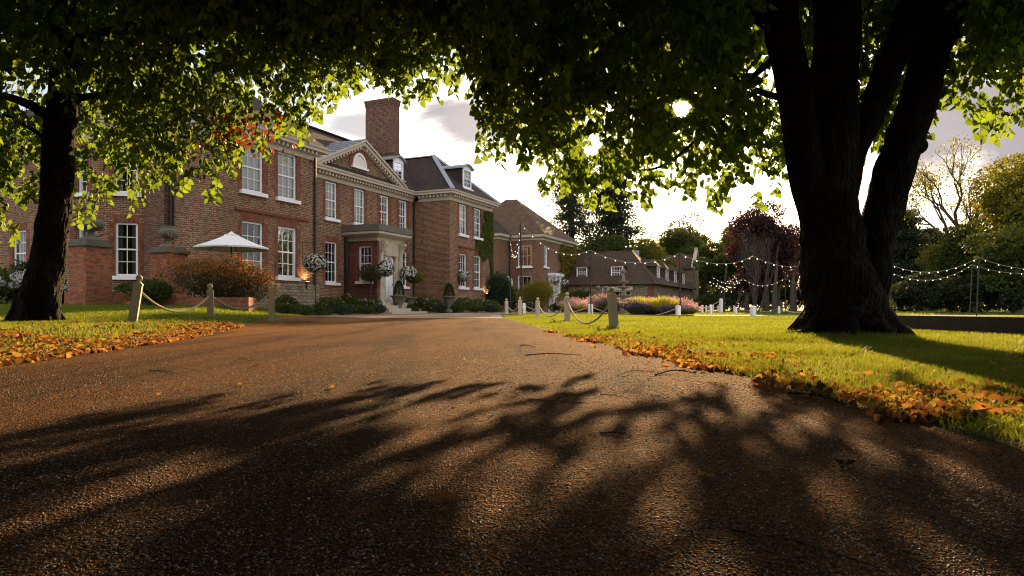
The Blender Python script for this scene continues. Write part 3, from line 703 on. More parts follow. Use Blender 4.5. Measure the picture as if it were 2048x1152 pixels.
m.box(fr, -.72, .72, -.12, .08, 3.3, 3.62); m.box(fr, -1.05, 1.05, -.12, .05, 3.62, 4.05)
m.build('door_surround', M['stone'], porch)
m = MB(); fr = (H(3.62, PP - .16, .75), A, N, Z)
m.box(fr, -.5, .5, -.05, 0, 0, 1.95)
for x in (-.25, .25):
    for z0, z1 in ((.12, .75), (.85, 1.3), (1.38, 1.85)):
        m.box(fr, x - .18, x + .18, .0, .02, z0, z1)
door = m.build('door', M['white'], house)
m = MB(); m.ball(H(3.62 + .38, PP - .12, 1.75), .04, 8); m.build('handle', M['iron'], door)
c0 = H(3.62, PP - .16, 2.72); rr = .5
m = MB(); arch(m, rr - .1, rr, -.05, .06)
for k in range(1, 6):
    a_ = math.pi * k / 6; m.tube([c0 + Z * .02, c0 + A * (.42 * math.cos(a_)) + Z * (.42 * 1.25 * math.sin(a_))], .012, 5)
vs = []
for i in range(21):
    a_ = math.pi * i / 20; vs.append(c0 + A * (rr * math.cos(a_)) + Z * (rr * 1.25 * math.sin(a_)))
top = [c0 + A * (.5 * math.cos(math.pi * i / 20) * 1.0) + Z * .66 for i in range(21)]
for i in range(20): m.quad(vs[i], vs[i + 1], top[i + 1], top[i])
m.build('fanlight', M['white'], door)
m = MB(); m.add([c0 - N * .03 + A * (.45 * math.cos(math.pi * i / 20)) + Z * (.45 * 1.25 * math.sin(math.pi * i / 20)) for i in range(21)], (tuple(range(21)),)); m.build('fanlight_pane', M['glass'], door)
m = MB()
for k in range(4): m.box((H(3.62, PP), A, N, Z), -1.2 - .18 * (3 - k), 1.2 + .18 * (3 - k), -.1, .35 + .32 * (3 - k), .1 + .16 * k, .1 + .16 * (k + 1) + .01)
m.build('steps', M['stone'], porch)
# chimney stack
m = MB(); fr = (H(8.2, -3.02), A, N, Z)
m.box(fr, 0, .78, 0, 2.05, 8.5, 13.3); m.box(fr, -.05, .83, -.05, 2.1, 10.2, 10.3)
for k in range(3): m.box(fr, -.022 * (k + 1), .78 + .022 * (k + 1), -.022 * (k + 1), 2.05 + .022 * (k + 1), 13.3 + .13 * k, 13.43 + .13 * k)
m.build('chimney', M['brick_dark'], house)
# dormers
def dormer(parent, c, T, w_, h_, back, roofmat='lead', cols=2, rows=4, flat=False, name='dormer', side='tiles'):
    o = Vector((T.y, -T.x, 0)); fr = (c, T, o, Z); m = MB(); hw = w_ / 2
    m.box(fr, -hw, -hw + .04, -back, -.03, 0, h_); m.box(fr, hw - .04, hw, -back, -.03, 0, h_)
    d = m.build(name, M[side], parent)
    m = MB(); n = 10; rise = 0 if flat else .26
    prof = [(-hw - .16 + (w_ + .32) * i / n, h_ + rise * math.sin(math.pi * i / n)) for i in range(n + 1)]
    for y0, y1, lift, th in ((-back, .16, 0, .09),):
        up = [[fr[0] + T * x + o * y + Z * (z + zz) for x, z in prof] for y in (y0, y1) for zz in (0, th)]
        for i in range(n):
            m.quad(up[1][i], up[1][i + 1], up[3][i + 1], up[3][i]); m.quad(up[0][i], up[0][i + 1], up[2][i + 1], up[2][i])
            m.quad(up[2][i], up[2][i + 1], up[3][i + 1], up[3][i])
        for i in (0, n): m.quad(up[0][i], up[2][i], up[3][i], up[1][i])
    m.build('dormer_roof', M[roofmat], d)
    if rise:
        m = MB(); m.add([fr[0] + T * x + Z * (z) - o * .01 for x, z in prof] , (tuple(range(n + 1)),)); m.build('tympanum', M['white'], d)
    sash(parent, c, T, w_, h_, cols, rows, .45, True, False, rec=.0, frame=.11, curtain=False)
    return d
dormer(house, H(8.05, -.42, 8.45), A, 1.05, 1.15, 1.8)
dormer(house, H(11.75, 2.45, 8.28), A, 1.1, 1.25, 2.4)
# virginia creeper on the wing: one plant of its own
def clump(name, C, Rr, n, size, material, parent=None, tmpl='oval', droop=0.3, rnd=None, shell=0.55):
    d = nrm(rng.normal(size=(n, 3))); r = (shell + (1 - shell) * rng.random((n, 1)) ** 0.6)
    P = np.array(C) + d * r * np.array(Rr)
    tip = d * .6 + rng.normal(size=(n, 3)) * .6; tip[:, 2] -= droop
    return leaves(name, P, tip, size * rng.uniform(.6, 1.2, n), material, parent, tmpl, rnd)
def wall_leaves(f, n, s_, z_, mask, size, th=.10):
    s = rng.uniform(*s_, n * 3); z = rng.uniform(*z_, n * 3); k = mask(s, z); s, z = s[k][:n], z[k][:n]
    q = rng.uniform(.01, th, len(s)); P = np.array([f(a, b, c) for a, b, c in zip(s, q, z)])
    return P
iv = thing('climbing_ivy', 'green creeper covering the right corner of the main house around the upper windows', 'climber', loc=tuple(H(14.5, PR + .1, 2)))
def ivmask(s, z):
    edge = 13.62 + .25 * np.sin(z * 3.1) + .12 * np.sin(z * 9)
    low = 4.15 + .5 * np.sin(s * 4) - 1.2 * (s > 14.5) * rng.random(len(s))
    return ((s > edge) & (z > low)) | ((s > 12.55) & (z > 4.2 + .2 * np.sin(s * 7)) & (z < 5.05)) | ((s > 14.75) & (z > 2.6))
P = wall_leaves(lambda s, p, z: H(s, PR + p, z), 5200, (12.4, 15.12), (2.4, 7.15), ivmask, .1, .14)
leaves('ivy_leaves', P, np.array(N)[None] * .5 + np.array([0, 0, -.9])[None] + rng.normal(size=P.shape) * .4, .11 * rng.uniform(.6, 1.2, len(P)), M['ivy'], iv, 'oval')
m = MB()
for k in range(6): m.tube([H(14.9, PR + .02, .4), H(14.8 + .03 * k, PR + .03, 3), H(14.7 - .3 * k, PR + .03, 6.8)], .02, 5)
m.build('stem', M['bark_far'], iv)
# ------------------------------------------------------------------ second house (behind the ivy corner) and its portico
O2 = Vector((2.68, 62.0, 0))
def K(s, p, z=0.0): return O2 + A * s + N * p + Z * z
def K2(s, p): q = K(s, p); return (q.x, q.y)
h2 = thing('lodge_house', 'smaller square brick house with hipped tile roof and a white columned portico', 'house', loc=tuple(K(3, -3, 0)))
E2 = 6.75
m = MB()
wall(m, K2(0, -3.25), K2(0, 0), 0, E2, [(.9, 2.25, 1.55, 3.45), (.9, 2.25, 4.3, 6.25)])
wall(m, K2(0, 0), K2(8.6, 0), 0, E2, [(.65, 1.55, 4.3, 6.2)])
wall(m, K2(-2.3, -3.25), K2(0, -3.25), 0, E2); wall(m, K2(-2.3, -12), K2(-2.3, -3.25), 0, E2, [(7.6, 8.5, 1.8, 3.4)])
wall(m, K2(8.6, 0), K2(8.6, -9), 0, E2)
m.build('wall', M['brick_brown'], h2)
m = MB(); m.box((K(0, 0), A, N, Z), 2.6, 2.7, -9, -2.6, 0, E2); m.box((K(0, 0), A, N, Z), 2.6, 8, -2.7, -2.6, 0, E2); m.box((K(0, 0), A, N, Z), 2.5, 2.6, -3.2, -.3, 0, E2); m.build('room', M['room'], h2)
sash(h2, K(0, -1.67, 1.55), N, 1.35, 1.9, 3, 2, 0, lintel=False); sash(h2, K(0, -1.67, 4.3), N, 1.35, 1.95, 3, 2, 0, lintel=False)
sash(h2, K(1.1, 0, 4.3), A, .9, 1.9, 3, 2, 0, lintel=False)
m = MB(); pr = [(0, E2 - .1), (.1, E2 - .05), (.1, E2 + .1), (.4, E2 + .2), (.45, E2 + .45), (0, E2 + .5)]
m.sweep([K2(-2.3, -12), K2(-2.3, -3.25), K2(0, -3.25), K2(0, 0), K2(8.6, 0), K2(8.6, -9)], pr); m.build('cornice', M['cornice'], h2)
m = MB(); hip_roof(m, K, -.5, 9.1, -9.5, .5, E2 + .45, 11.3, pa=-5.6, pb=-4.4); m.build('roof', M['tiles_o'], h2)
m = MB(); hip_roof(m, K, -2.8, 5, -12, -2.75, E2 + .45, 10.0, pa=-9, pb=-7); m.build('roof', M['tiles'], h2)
m = MB(); m.tube([K(-.08, -3.1, .2), K(-.08, -3.1, E2)], .06, 6); m.build('downpipe', M['iron'], h2)
m = MB(); fr = (K(2.75, .45, 0), A, N, Z)
for sg in (-1, 1):
    m.box(fr, sg * .8 - .18, sg * .8 + .18, -.4, 0.0, .1, 3.0); m.box(fr, sg * .8 - .22, sg * .8 + .22, -.45, .05, .1, .4)
m.box(fr, -1.05, 1.05, -.45, .06, 3.0, 3.35); m.box(fr, -1.15, 1.15, -.45, .14, 3.35, 3.5); m.box(fr, -1.3, 1.3, -.45, .28, 3.5, 3.75)
po = m.build('portico', M['white'], h2)
m = MB(); m.box(fr, -.62, .62, -.43, -.38, .1, 2.7); m.build('door', M['white'], h2)
iv2 = thing('climbing_ivy', 'yellow green creeper covering the front corner of the smaller brick house', 'climber', loc=tuple(K(6.5, .1, 1)))
P = wall_leaves(lambda s, p, z: K(s, p, z), 4200, (3.6, 8.75), (.5, 6.7), lambda s, z: (s > 4.6 + .4 * np.sin(z * 3)), .1, .35)
leaves('ivy_leaves', P, np.array(N)[None] * .4 + np.array([0, 0, -.7])[None] + rng.normal(size=P.shape) * .6, .2 * rng.uniform(.6, 1.2, len(P)), M['hedge_gold'], iv2, 'oval')

# ------------------------------------------------------------------ stable range
O3 = Vector((13.2, 64.0, 0))
def S3(s, p, z=0.0): return O3 + A * s + N * p + Z * z
def S32(s, p): q = S3(s, p); return (q.x, q.y)
st = thing('stable_range', 'long low stable range with a sweeping brown tiled roof and white dormers', 'stable building', loc=tuple(S3(5, -3, 0)))
E3 = 2.75
m = MB()
wall(m, S32(0, -13), S32(0, 0), -.3, E3, [(5.5, 6.7, .3, 1.9), (8.95, 10.95, .0, 2.15)])
wall(m, S32(0, 0), S32(22, 0), -.3, E3, [(2.2, 3.2, .6, 2.0), (7.2, 8.2, .6, 2.0), (10.5, 11.5, .6, 2.0), (19, 20.4, -.1, 2.1)])
wall(m, S32(22, 0), S32(22, -7), -.3, E3)
m.build('wall', M['rubble'], st)
m = MB()
m.box((S3(0, 0), A, N, Z), -.02, .5, -.5, .02, -.3, E3 - .02)
m.build('corner_pier', M['brick_red'], st)
for k, s in enumerate((2.7, 7.7, 11.0)): sash(st, S3(s, 0, .6), A, 1.0, 1.4, 2, 2, 0, False, False)
sash(st, S3(19.7, 0, -.1), A, 1.4, 2.2, 2, 2, 0, False, False)
sash(st, S3(0, -3.05, 0), N, 2.0, 2.15, 5, 3, 0, False, False); sash(st, S3(0, -6.9, .3), N, 1.2, 1.6, 3, 3, 0, False, False)
m = MB(); m.box((S3(0, 0), A, N, Z), 2.6, 2.7, -12, -2.6, -.3, E3); m.box((S3(0, 0), A, N, Z), 2.7, 21, -2.7, -2.6, -.3, E3); m.build('room', M['room'], st)
m = MB(); m.box((S3(0, 0), A, N, Z), -.14, -.0, -4.9, -1.9, 2.17, 2.55); m.build('lintel_beam', M['cornice'], st)
m = MB()
zr = 6.25
m.add([S3(3.6, -14.5, zr), S3(3.6, -2.9, zr), S3(-.45, .45, E3), S3(-.45, -14.5, E3), S3(7.5, .45, E3), S3(7.5, -14.5, E3)],
      ((0, 3, 2, 1), (1, 2, 4), (0, 1, 4, 5)))
m.add([S3(3.7, -3.3, 5.95), S3(22.4, -3.3, 5.6), S3(22.4, .45, E3), S3(-.4, .448, E3 + .002), S3(22.4, -7.2, E3), S3(3.6, -7.2, E3)], ((0, 3, 2, 1), (0, 1, 4, 5), (1, 2, 4)))
m.build('roof', M['tiles_s'], st)
m = MB(); beam(m, S3(3.6, -2.9, zr), S3(-.45, .45, E3), A, None, .09, .07); beam(m, S3(3.6, -14.5, zr), S3(3.6, -2.9, zr), A, None, .1, .07); beam(m, S3(3.8, -3.25, 5.95), S3(22.4, -3.3, 5.6), N, None, .1, .08)
m.build('ridge_tiles', M['tiles_o'], st)
def casdorm(c, T, w_, h_, back, cols):
    o = Vector((T.y, -T.x, 0)); hw = w_ / 2; m = MB(); fr = (c, T, o, Z)
    m.box(fr, -hw, -hw + .04, -back, -.02, 0, h_); m.box(fr, hw - .04, hw, -back, -.02, 0, h_)
    d = m.build('dormer', M['tiles_s'], st)
    m = MB(); a = c + Z * h_
    p_ = [a - T * (hw + .15) + o * .12, a + T * (hw + .15) + o * .12, a + T * (hw + .15) - o * back, a - T * (hw + .15) - o * back, a + Z * .75 - o * .45, a + Z * .75 - o * (back + .5)]
    m.add(p_, ((0, 1, 4), (1, 2, 5, 4), (3, 0, 4, 5))); m.build('dormer_roof', M['tiles_s'], d)
    sash(st, c, T, w_, h_, cols, 3, 0, True, False, rec=0, frame=.11)
for p in (-3.6, -7.15): casdorm(S3(.55, p - 0, 3.35), N, 1.1 if p < -5 else 1.2, 1.2, 1.6, 4)
for s in (3.6, 7.8, 12.3, 17.3): casdorm(S3(s, -.25, 3.25), A, 1.2, 1.35, 1.7, 2)
m = MB(); m.box((S3(7, -3.3), A, N, Z), -.25, .25, -.25, .25, 5.6, 6.55); m.build('roof_vent', M['lead'], st)
gb = thing('gabled_annexe', 'tall stone gable end with coping rising beyond the far end of the stable range', 'building', loc=(22.5, 88, 0))
B0 = at(1386, 600, 86)
def Q(s, p, z=0.0): return Vector((B0.x, B0.y, 0)) + A * s + N * p + Z * z
def Q2(s, p): q = Q(s, p); return (q.x, q.y)
m = MB(); wall(m, Q2(0, 0), Q2(4.5, 0), 0, 5.6, [(1.6, 2.2, 1.6, 3.2), (1.6, 2.2, 4.0, 5.4)]); m.add([Q(0, 0, 5.6), Q(4.5, 0, 5.6), Q(2.25, 0, 7.7)], ((0, 1, 2),))
wall(m, Q2(0, -7), Q2(0, 0), 0, 5.6, [(5.2, 5.8, 4.2, 5.2)]); m.build('wall', M['rubble'], gb)
m = MB(); m.add([Q(-.3, .0, 5.45), Q(2.25, 0, 7.5), Q(4.8, 0, 5.45), Q(-.3, -8, 5.45), Q(2.25, -8, 7.5), Q(4.8, -8, 5.45)], ((0, 1, 4, 3), (1, 2, 5, 4))); m.build('roof', M['tiles_s'], gb)
m = MB(); beam(m, Q(-.35, .02, 5.55), Q(2.25, .02, 7.85), N, Z, .22, .2); beam(m, Q(4.85, .02, 5.55), Q(2.25, .02, 7.85), N, Z, .22, .2); m.box((Q(2.25, 0), A, N, Z), -.2, .2, -.2, .2, 7.8, 8.3); m.build('coping', M['stone'], gb)
m = MB(); m.box((Q(-1.2, -2.2), A, N, Z), -.6, .6, -.9, .9, 5.0, 6.6); m.build('dormer', M['brick_red'], gb)
for z in (1.6, 4.0): sash(gb, Q(1.9, 0, z), A, .6, 1.4, 1, 2, 0, False, False)

# ------------------------------------------------------------------ rope fence posts and ropes
def post(u, vb, vt, Y, label, ut=None, w_=.125, m_='post', ball=True, grp='rope fence posts with ball tops', name='rope_post'):
    b = gp(u, Y); top = at(ut if ut is not None else u, vt, Y); h_ = top.z - b.z; ax = (top - b).normalized()
    o = thing(name, label, 'post', grp, loc=tuple(b))
    X = Vector((math.cos(.35), math.sin(.35) * 1, 0)); X = (X - ax * X.dot(ax)).normalized(); Y_ = ax.cross(X)
    r = w_ * .42 if ball else 0; m = MB(); fr = (b, X, Y_, ax); hw = w_ / 2; hb = h_ - 2 * r - .015
    m.box(fr, -hw, hw, -hw, hw, -.12, hb - .05); m.box(fr, -hw - .006, hw + .006, -hw - .006, hw + .006, hb - .05, hb - .02)
    vs = [b + X * x * hw + Y_ * y * hw + ax * (hb - .02) for x, y in ((-1, -1), (1, -1), (1, 1), (-1, 1))] + [b + X * x * hw * .4 + Y_ * y * hw * .4 + ax * (hb + .015) for x, y in ((-1, -1), (1, -1), (1, 1), (-1, 1))]
    m.add(vs, ((0, 1, 5, 4), (1, 2, 6, 5), (2, 3, 7, 6), (3, 0, 4, 7), (4, 5, 6, 7)))
    m.build('shaft', M[m_], o)
    if ball:
        m = MB(); m.ball(b + ax * (h_ - r), r, 18); m.build('ball', M[m_], o, True)
    return b + ax * (hb - .10), b, X
pl = [post(265, 642, 549, 11.0, 'tall ball topped post leaning to the right on the left lawn beside the dark tree', 279.5),
      post(421.5, 641, 567, 13.8, 'upright ball topped post on the left lawn in front of the brick planter end', 420),
      post(543.5, 633, 563, 14.9, 'ball topped post at the edge of the left lawn next to the large pink shrub', 543)]
pr_ = [post(1228, 660, 574, 12.0, 'largest ball topped post on the right lawn in front of the lavender', 1223),
       post(1134.5, 638, 584.5, 18.8, 'ball topped post second nearest on the right lawn', 1134),
       post(1075.5, 634.5, 595, 25, 'ball topped post below the golden clipped shrub, third in the row', 1075.5),
       post(1040, 630, 593.5, 27.2, 'ball topped post fourth in the row, with a small white post behind it', 1040),
       post(1013, 629, 597, 31, 'furthest ball topped post of the row, at the tip of the grass by the forecourt', 1013)]
def rope(a, b, sag, label, r=.020, n=28, m_='rope', grp='ropes slung between posts'):
    pts = [a.lerp(b, i / n) - Z * (sag * 4 * (i / n) * (1 - i / n)) for i in range(n + 1)]
    m = MB(); m.tube(pts, r, 10); o = m.build('rope', M[m_], None, True)
    me = o.data; L = (b - a).length; uvl = me.uv_layers['uv']; 
    for poly in me.polygons:
        if len(poly.vertices) != 4: continue
        vi = [me.loops[l].vertex_index for l in poly.loop_indices]; ks = [v % 10 for v in vi]
        for l, v, k in zip(poly.loop_indices, vi, ks):
            kk = k if not (max(ks) == 9 and min(ks) == 0 and k == 0) else 10
            uvl.data[l].uv = (v // 10 / n * L, kk / 10)
    return tag(o, label, 'rope', grp)
rope(pl[0][0], pl[1][0], .62 * .58, 'sagging rope between the leaning post and the middle post on the left lawn')
rope(pl[1][0], pl[2][0], .33, 'sagging rope between the middle post and the post beside the pink shrub')
rope(pr_[1][0], pr_[0][0], .52, 'deeply sagging rope between the largest right hand post and the second nearest', .018)
rope(pr_[2][0], pr_[1][0], .45, 'sagging rope between the second and third posts, below the golden shrub', .018)
rope(pr_[3][0], pr_[2][0], .38, 'sagging rope between the third and fourth posts of the right row', .018)
rope(pr_[4][0], pr_[3][0], .34, 'sagging rope between the two furthest ball topped posts by the forecourt', .018)
def wpost(u, vt, Y, label, w_=.13): return post(u, 0, vt, Y, label, None, w_, 'post_white', False, 'short white posts round the far drive', 'white_post')[0]
wp = [wpost(1047.5, 606, 36, 'short white post tucked behind the fourth ball topped post', .16),
      wpost(1181, 608, 36, 'short white post in front of the violet flowers with a dark pole beside it', .20),
      wpost(1356.5, 611, 36, 'short white post at the right end of the flower bed beside a thin pole', .20)]
rope(wp[0], wp[1], .42, 'long pale rope behind the near posts, left of the violet flowers', .018)
rope(wp[1], wp[2], .55, 'long pale rope slung in front of the violet flowers', .018)
fw = [(1404.5, 610, 50, 'the small post nearest the stable corner'), (1412.5, 611, 60, 'second small post from the stable corner, thin'), (1421.5, 609, 46, 'third from the stable corner, with a pointed top'),
      (1425.5, 610, 58, 'close behind the sturdy pointed one'), (1436, 611, 66, 'just left of the tall white post'),
      (1468, 611, 66, 'slender one left of the post in sunlit grass'), (1471.5, 613.5, 48, 'alone in the sunlit grass'), (1511, 612, 60, 'half hidden behind the big white post'), (1558, 612.5, 50, 'next to the large tree trunk')]
fwp = [wpost(u, v, Y, 'short white post across the gravel, ' + t, .12 if Y < 52 else .11) for u, v, Y, t in fw]
tallp = wpost(1442, 597, 56, 'tallest white post across the gravel drive with rope rising to it', .2)
bigw = wpost(1506, 611.5, 33.5, 'large white post on the gravel edge left of the big trunk', .2)
rope(at(1385, 617, 56), tallp, .25, 'rope rising from the stable corner to the tallest white post', .025)
rope(fwp[0], fwp[2], .15, 'short rope between the first and third small posts near the stable', .022)
rope(fwp[3], tallp, .3, 'rope between the cluster of small posts and the tallest white post', .022)
rope(fwp[5], fwp[7], .35, 'rope in the far grass between two slender white posts', .022)
rope(fwp[7], fwp[8], .35, 'rope from behind the big white post to the post by the trunk', .022)
rope(fwp[8], at(1640, 614, 50), .4, 'rope disappearing behind the big lime trunk', .022)

# ------------------------------------------------------------------ low timber edge on the right
a, b, c = at(1752, 0, 13.2), at(2075, 0, 9.2), None
m = MB()
T_ = (Vector((b.x, b.y, 0)) - Vector((a.x, a.y, 0))); L = T_.length; T_.normalize(); o = Vector((T_.y, -T_.x, 0))
m.box((Vector((a.x, a.y, 0)), T_, o, Z), 0, L * 3.0, -.16, 0, -.1, .285)
wl_ = m.build('timber_edging', M['timber'], None); tag(wl_, 'long low dark timber beam lying along the lawn right of the big trunk', 'garden edging')

# ------------------------------------------------------------------ brick piers with stone urns, raised bed, parasol
def pier(u, Y, vt, vb, w_, label, urn_label, urn_r, faces='brick_pier'):
    b = gp(u, Y); top = EYE + (VH - vt) / F * Y
    p = thing('brick_pier', label, 'pier', 'brick piers carrying stone urns', loc=tuple(b)); X = A; Y_ = N; fr = (b, X, Y_, Z); h_ = top - b.z; hw = w_ / 2
    m = MB(); m.box(fr, -hw, hw, -hw, hw, -.3, h_); m.box(fr, -hw - .08, hw + .08, -hw - .08, hw + .08, -.3, .42); m.build('shaft', M[faces], p)
    m = MB(); m.box(fr, -hw - .06, hw + .06, -hw - .06, hw + .06, h_, h_ + .09); m.box(fr, -hw + .03, hw - .03, -hw + .03, hw - .03, h_ + .09, h_ + .2)
    m.lathe(b + Z * (h_ + .2), [(hw * .8, 0), (hw * .7, .07), (hw * .5, .1)], 18); m.build('cap', M['stone_dark'], p)
    u_ = thing('stone_urn', urn_label, 'urn', 'stone urns on piers', loc=(b.x, b.y, top + .28)); r = urn_r
    m = MB(); m.lathe(b + Z * (h_ + .28), [(r * .45, 0), (r * .42, .06), (r * .26, .12), (r * .3, .2), (r * .75, .24), (r * .98, .32), (r * 1.02, .42), (r * .92, .5), (r * .62, .56), (r * .7, .6), (r * .66, .62), (r * .5, .6)], 24)
    m.build('bowl', M['stone_dark'], u_, True)
    return b
pier(181, 20.5, 494, 600, .80, 'weathered orange brick pier behind the dark tree, carrying the larger urn', 'squat lichened stone urn on the pier next to the dark tree', .37)
pier(338, 22.6, 507, 600, .80, 'brick pier half hidden by the spreading pink shrub', 'squat stone urn on the pier behind the pink shrub', .30)
gw = thing('garden_wall', 'low brick garden wall running between the two urn piers', 'wall', loc=(-12, 22, 0))
bed = thing('raised_bed', 'low brick planter wall holding the big pink shrub', 'planter', loc=tuple(gp(400, 17.5)))
bz = G(-7, 17.5)
m = MB(); pts = [at(262, 0, 20.6), at(484, 0, 18.8), at(500, 0, 20.8)]
m.sweep([(p.x, p.y) for p in pts], [(0, -.1), (.22, -.1), (.22, .72), (0, .72)]); m.build('wall', M['brick_pier'], bed)
m = MB(); m.add([Vector((p.x, p.y, bz + .42)) for p in (pts[0], pts[1], pts[2], at(300, 0, 23.5))], ((0, 1, 2, 3),)); m.build('soil', M['soil'], bed)
m = MB(); a = at(140, 0, 20.6); b = at(345, 0, 23.2); m.sweep([(a.x, a.y), (b.x, b.y)], [(0, 0), (.2, 0), (.2, .9), (0, .9)]); m.build('brickwork', M['brick_pier'], gw)
pc_ = gp(463, 23.2); pz = lambda v: EYE + (VH - v) / F * 23.2
um = thing('parasol', 'white octagonal garden parasol behind the pink shrub', 'parasol', loc=tuple(pc_))
m = MB(); m.tube([pc_, Vector((pc_.x, pc_.y, pz(466)))], .025, 8); m.build('pole', M['timber'], um)
def canopy(r0, z0, r1, z1, drop=0):
    m = MB(); c = Vector((pc_.x, pc_.y, 0)); n = 8; rows = 5; vs = []
    for j in range(rows + 1):
        t = j / rows
        for i in range(n * 4):
            a_ = 2 * math.pi * i / (n * 4) + .25; q = a_ * n / (2 * math.pi) % 1; k = 1 / (math.cos((q - .5) * 2 * math.pi / n)) * math.cos(math.pi / n)
            r = (r0 + (r1 - r0) * t) * k; sag = .03 * math.sin(math.pi * t)
            vs.append(c + Vector((r * math.cos(a_), r * math.sin(a_), z0 + (z1 - z0) * t - sag)))
    fs = [(j * 32 + i, j * 32 + (i + 1) % 32, (j + 1) * 32 + (i + 1) % 32, (j + 1) * 32 + i) for j in range(rows) for i in range(32)]
    m.add(vs, fs)
    if drop: 
        k = len(vs) - 32; e = [v - Z * drop for v in vs[k:]]; m.add(vs[k:] + e, [(i, (i + 1) % 32, 32 + (i + 1) % 32, 32 + i) for i in range(32)])
    return m
canopy(.16, pz(469), 1.27, pz(496), .05).build('canopy', M['parasol'], um, True)
canopy(.02, pz(463), .26, pz(470), .03).build('vent', M['parasol'], um, True)
m = MB()
for i in range(8):
    a_ = 2 * math.pi * i / 8 + .25; m.tube([Vector((pc_.x, pc_.y, pz(471))), Vector((pc_.x + 1.20 * math.cos(a_), pc_.y + 1.20 * math.sin(a_), pz(497)))], .012, 5)
m.build('ribs', M['timber'], um)

# ------------------------------------------------------------------ plants
def bush(name, label, cat, c, Rr, n, size, m_='shrub_', bloom=None, group=None, tmpl='oval', tipm=None, lumps=9, material=None):
    """one bush: overlapping lumps of leaves on a few stems"""
    t = thing(name, label, cat, group, loc=(c[0], c[1], c[2])); Cc = np.array(c) + np.array([0, 0, Rr[2] * (.62 if name == 'spiraea' else .8)]); Pl = []; Dl = []
    d = nrm(rng.normal(size=(lumps, 3))); d[:, 2] = np.abs(d[:, 2]) * 1.0 - .35
    cen = d * np.array(Rr) * .55; rad = rng.uniform(.38, .6, lumps)
    per = n // lumps
    for i in range(lumps):
        q = nrm(rng.normal(size=(per, 3))); r = rad[i] * (0.75 + .3 * rng.random((per, 1)))
        Pl.append(Cc + cen[i] + q * r * np.array(Rr)); Dl.append(q)
    P = np.concatenate(Pl); D = np.concatenate(Dl); k = P[:, 2] > c[2] - .02; P, D = P[k], D[k]
    leaves('leaves', P, D + rng.normal(size=D.shape) * .7 + np.array([0, 0, .2]), size * rng.uniform(.6, 1.3, len(P)), material, t, tmpl)
    m = MB()
    for i in range(5):
        a_ = rng.uniform(0, 6.28); m.tube([Vector(c), Vector(c) + Vector((.5 * Rr[0] * math.cos(a_), .5 * Rr[1] * math.sin(a_), Rr[2] * 1.1))], .02 * max(.4, Rr[2]), 5)
    m.build('stem', M['bark_far'], t)
    if bloom:
        bm_, nb, bs = bloom; i = rng.choice(np.where((D[:, 1] < .4) & (D[:, 2] > -.5))[0], nb)
        c0 = P[i] + D[i] * size * .4; C = np.repeat(c0, 6, 0) + rng.normal(size=(nb * 6, 3)) * bs * .25
        leaves('flowers', C, rng.normal(size=C.shape), bs * .8, M[bm_], t, 'oval')
    if tipm:
        q = (P[:, 2] > Cc[2] + Rr[2] * .12) | ((D[:, 0] > .3) & (P[:, 2] > Cc[2] - .2)); i = np.where(q)[0]; i = rng.choice(i, min(len(i), n // 4))
        PP = P[i] + D[i] * .05 + rng.normal(size=(len(i), 3)) * .05 + np.array([0, 0, .06]); leaves('tips', PP, np.array([0, 0, 1.0]) + rng.normal(size=PP.shape) * .5, size * .8, M[tipm], t, tmpl)
    return t
c = gp(432, 20.7)
bush('spiraea', 'wide spreading shrub with pinkish heads and glowing orange tips above the brick planter', 'shrub', (c.x, c.y, c.z + .12), (1.7, 1.3, .93), 26000, .055, bloom=('petal_p', 500, .035), tipm='shrub_tip', lumps=24, material=M['shrub'])
m = MB()
sp_ = thing('flower_stalk', 'thin orange lit stalk standing above the left side of the pink shrub', 'plant', loc=tuple(gp(346, 18.2)))
b = gp(350, 20.5); tp = at(343, 470, 20.5); m.tube([b, b.lerp(tp, .5) + Vector((.06, 0, 0)), tp], .008, 5); m.build('stem', M['bark_far'], sp_)
q = rng.random(120); P = np.array(b)[None] * (1 - (.55 + .45 * q))[:, None] + np.array(tp)[None] * (.55 + .45 * q)[:, None] + rng.normal(size=(120, 3)) * .05
leaves('leaves', P, rng.normal(size=P.shape), .05, M['shrub_tip'], sp_, 'oval')
bush('green_bush', 'green mound growing low between the leaning post and the pink shrub', 'shrub', tuple(gp(300, 19.6)), (.7, .6, .5), 3000, .07, material=M['hedge'])
bush('potted_shrub', 'dark leafy plant growing in the terracotta pot', 'potted plant', tuple(gp(259, 22.5) + Z * .35), (.45, .4, .24), 1500, .06, material=M['hedge'])
c = gp(259, 22.5); m = MB(); m.lathe(c, [(.20, -.1), (.30, .38), (.34, .38), (.34, .46), (.28, .46)], 20); pt = m.build('terracotta_pot', M['terracotta'], None, True); tag(pt, 'terracotta pot at the wall foot behind the leaning post', 'plant pot')
for u, Y, rx, rz, lab in ((30, 22, 1.25, .62, 'hydrangea with large white heads left of the dark tree trunk'), (128, 23, .55, .5, 'smaller green hydrangea between the trunk and the orange pier')):
    t = bush('hydrangea', lab, 'shrub', tuple(gp(u, Y)), (rx, .7, rz), 4200, .11, group='hydrangeas by the left lawn', material=M['hedge'])
    nb = 34 if rx > 1 else 6; P0 = np.array(gp(u, Y))
    C = np.stack([P0[0] + rng.uniform(-rx, rx, nb), P0[1] - rng.uniform(.2, .7, nb), P0[2] + rz * rng.uniform(.95, 1.75, nb)], 1)
    q = nrm(rng.normal(size=(nb * 60, 3))); PP = np.repeat(C, 60, 0) + q * np.array([.12, .12, .10]); leaves('flower_heads', PP, np.cross(q, rng.normal(size=q.shape)), .05, M['petal_w'], t, 'oval')
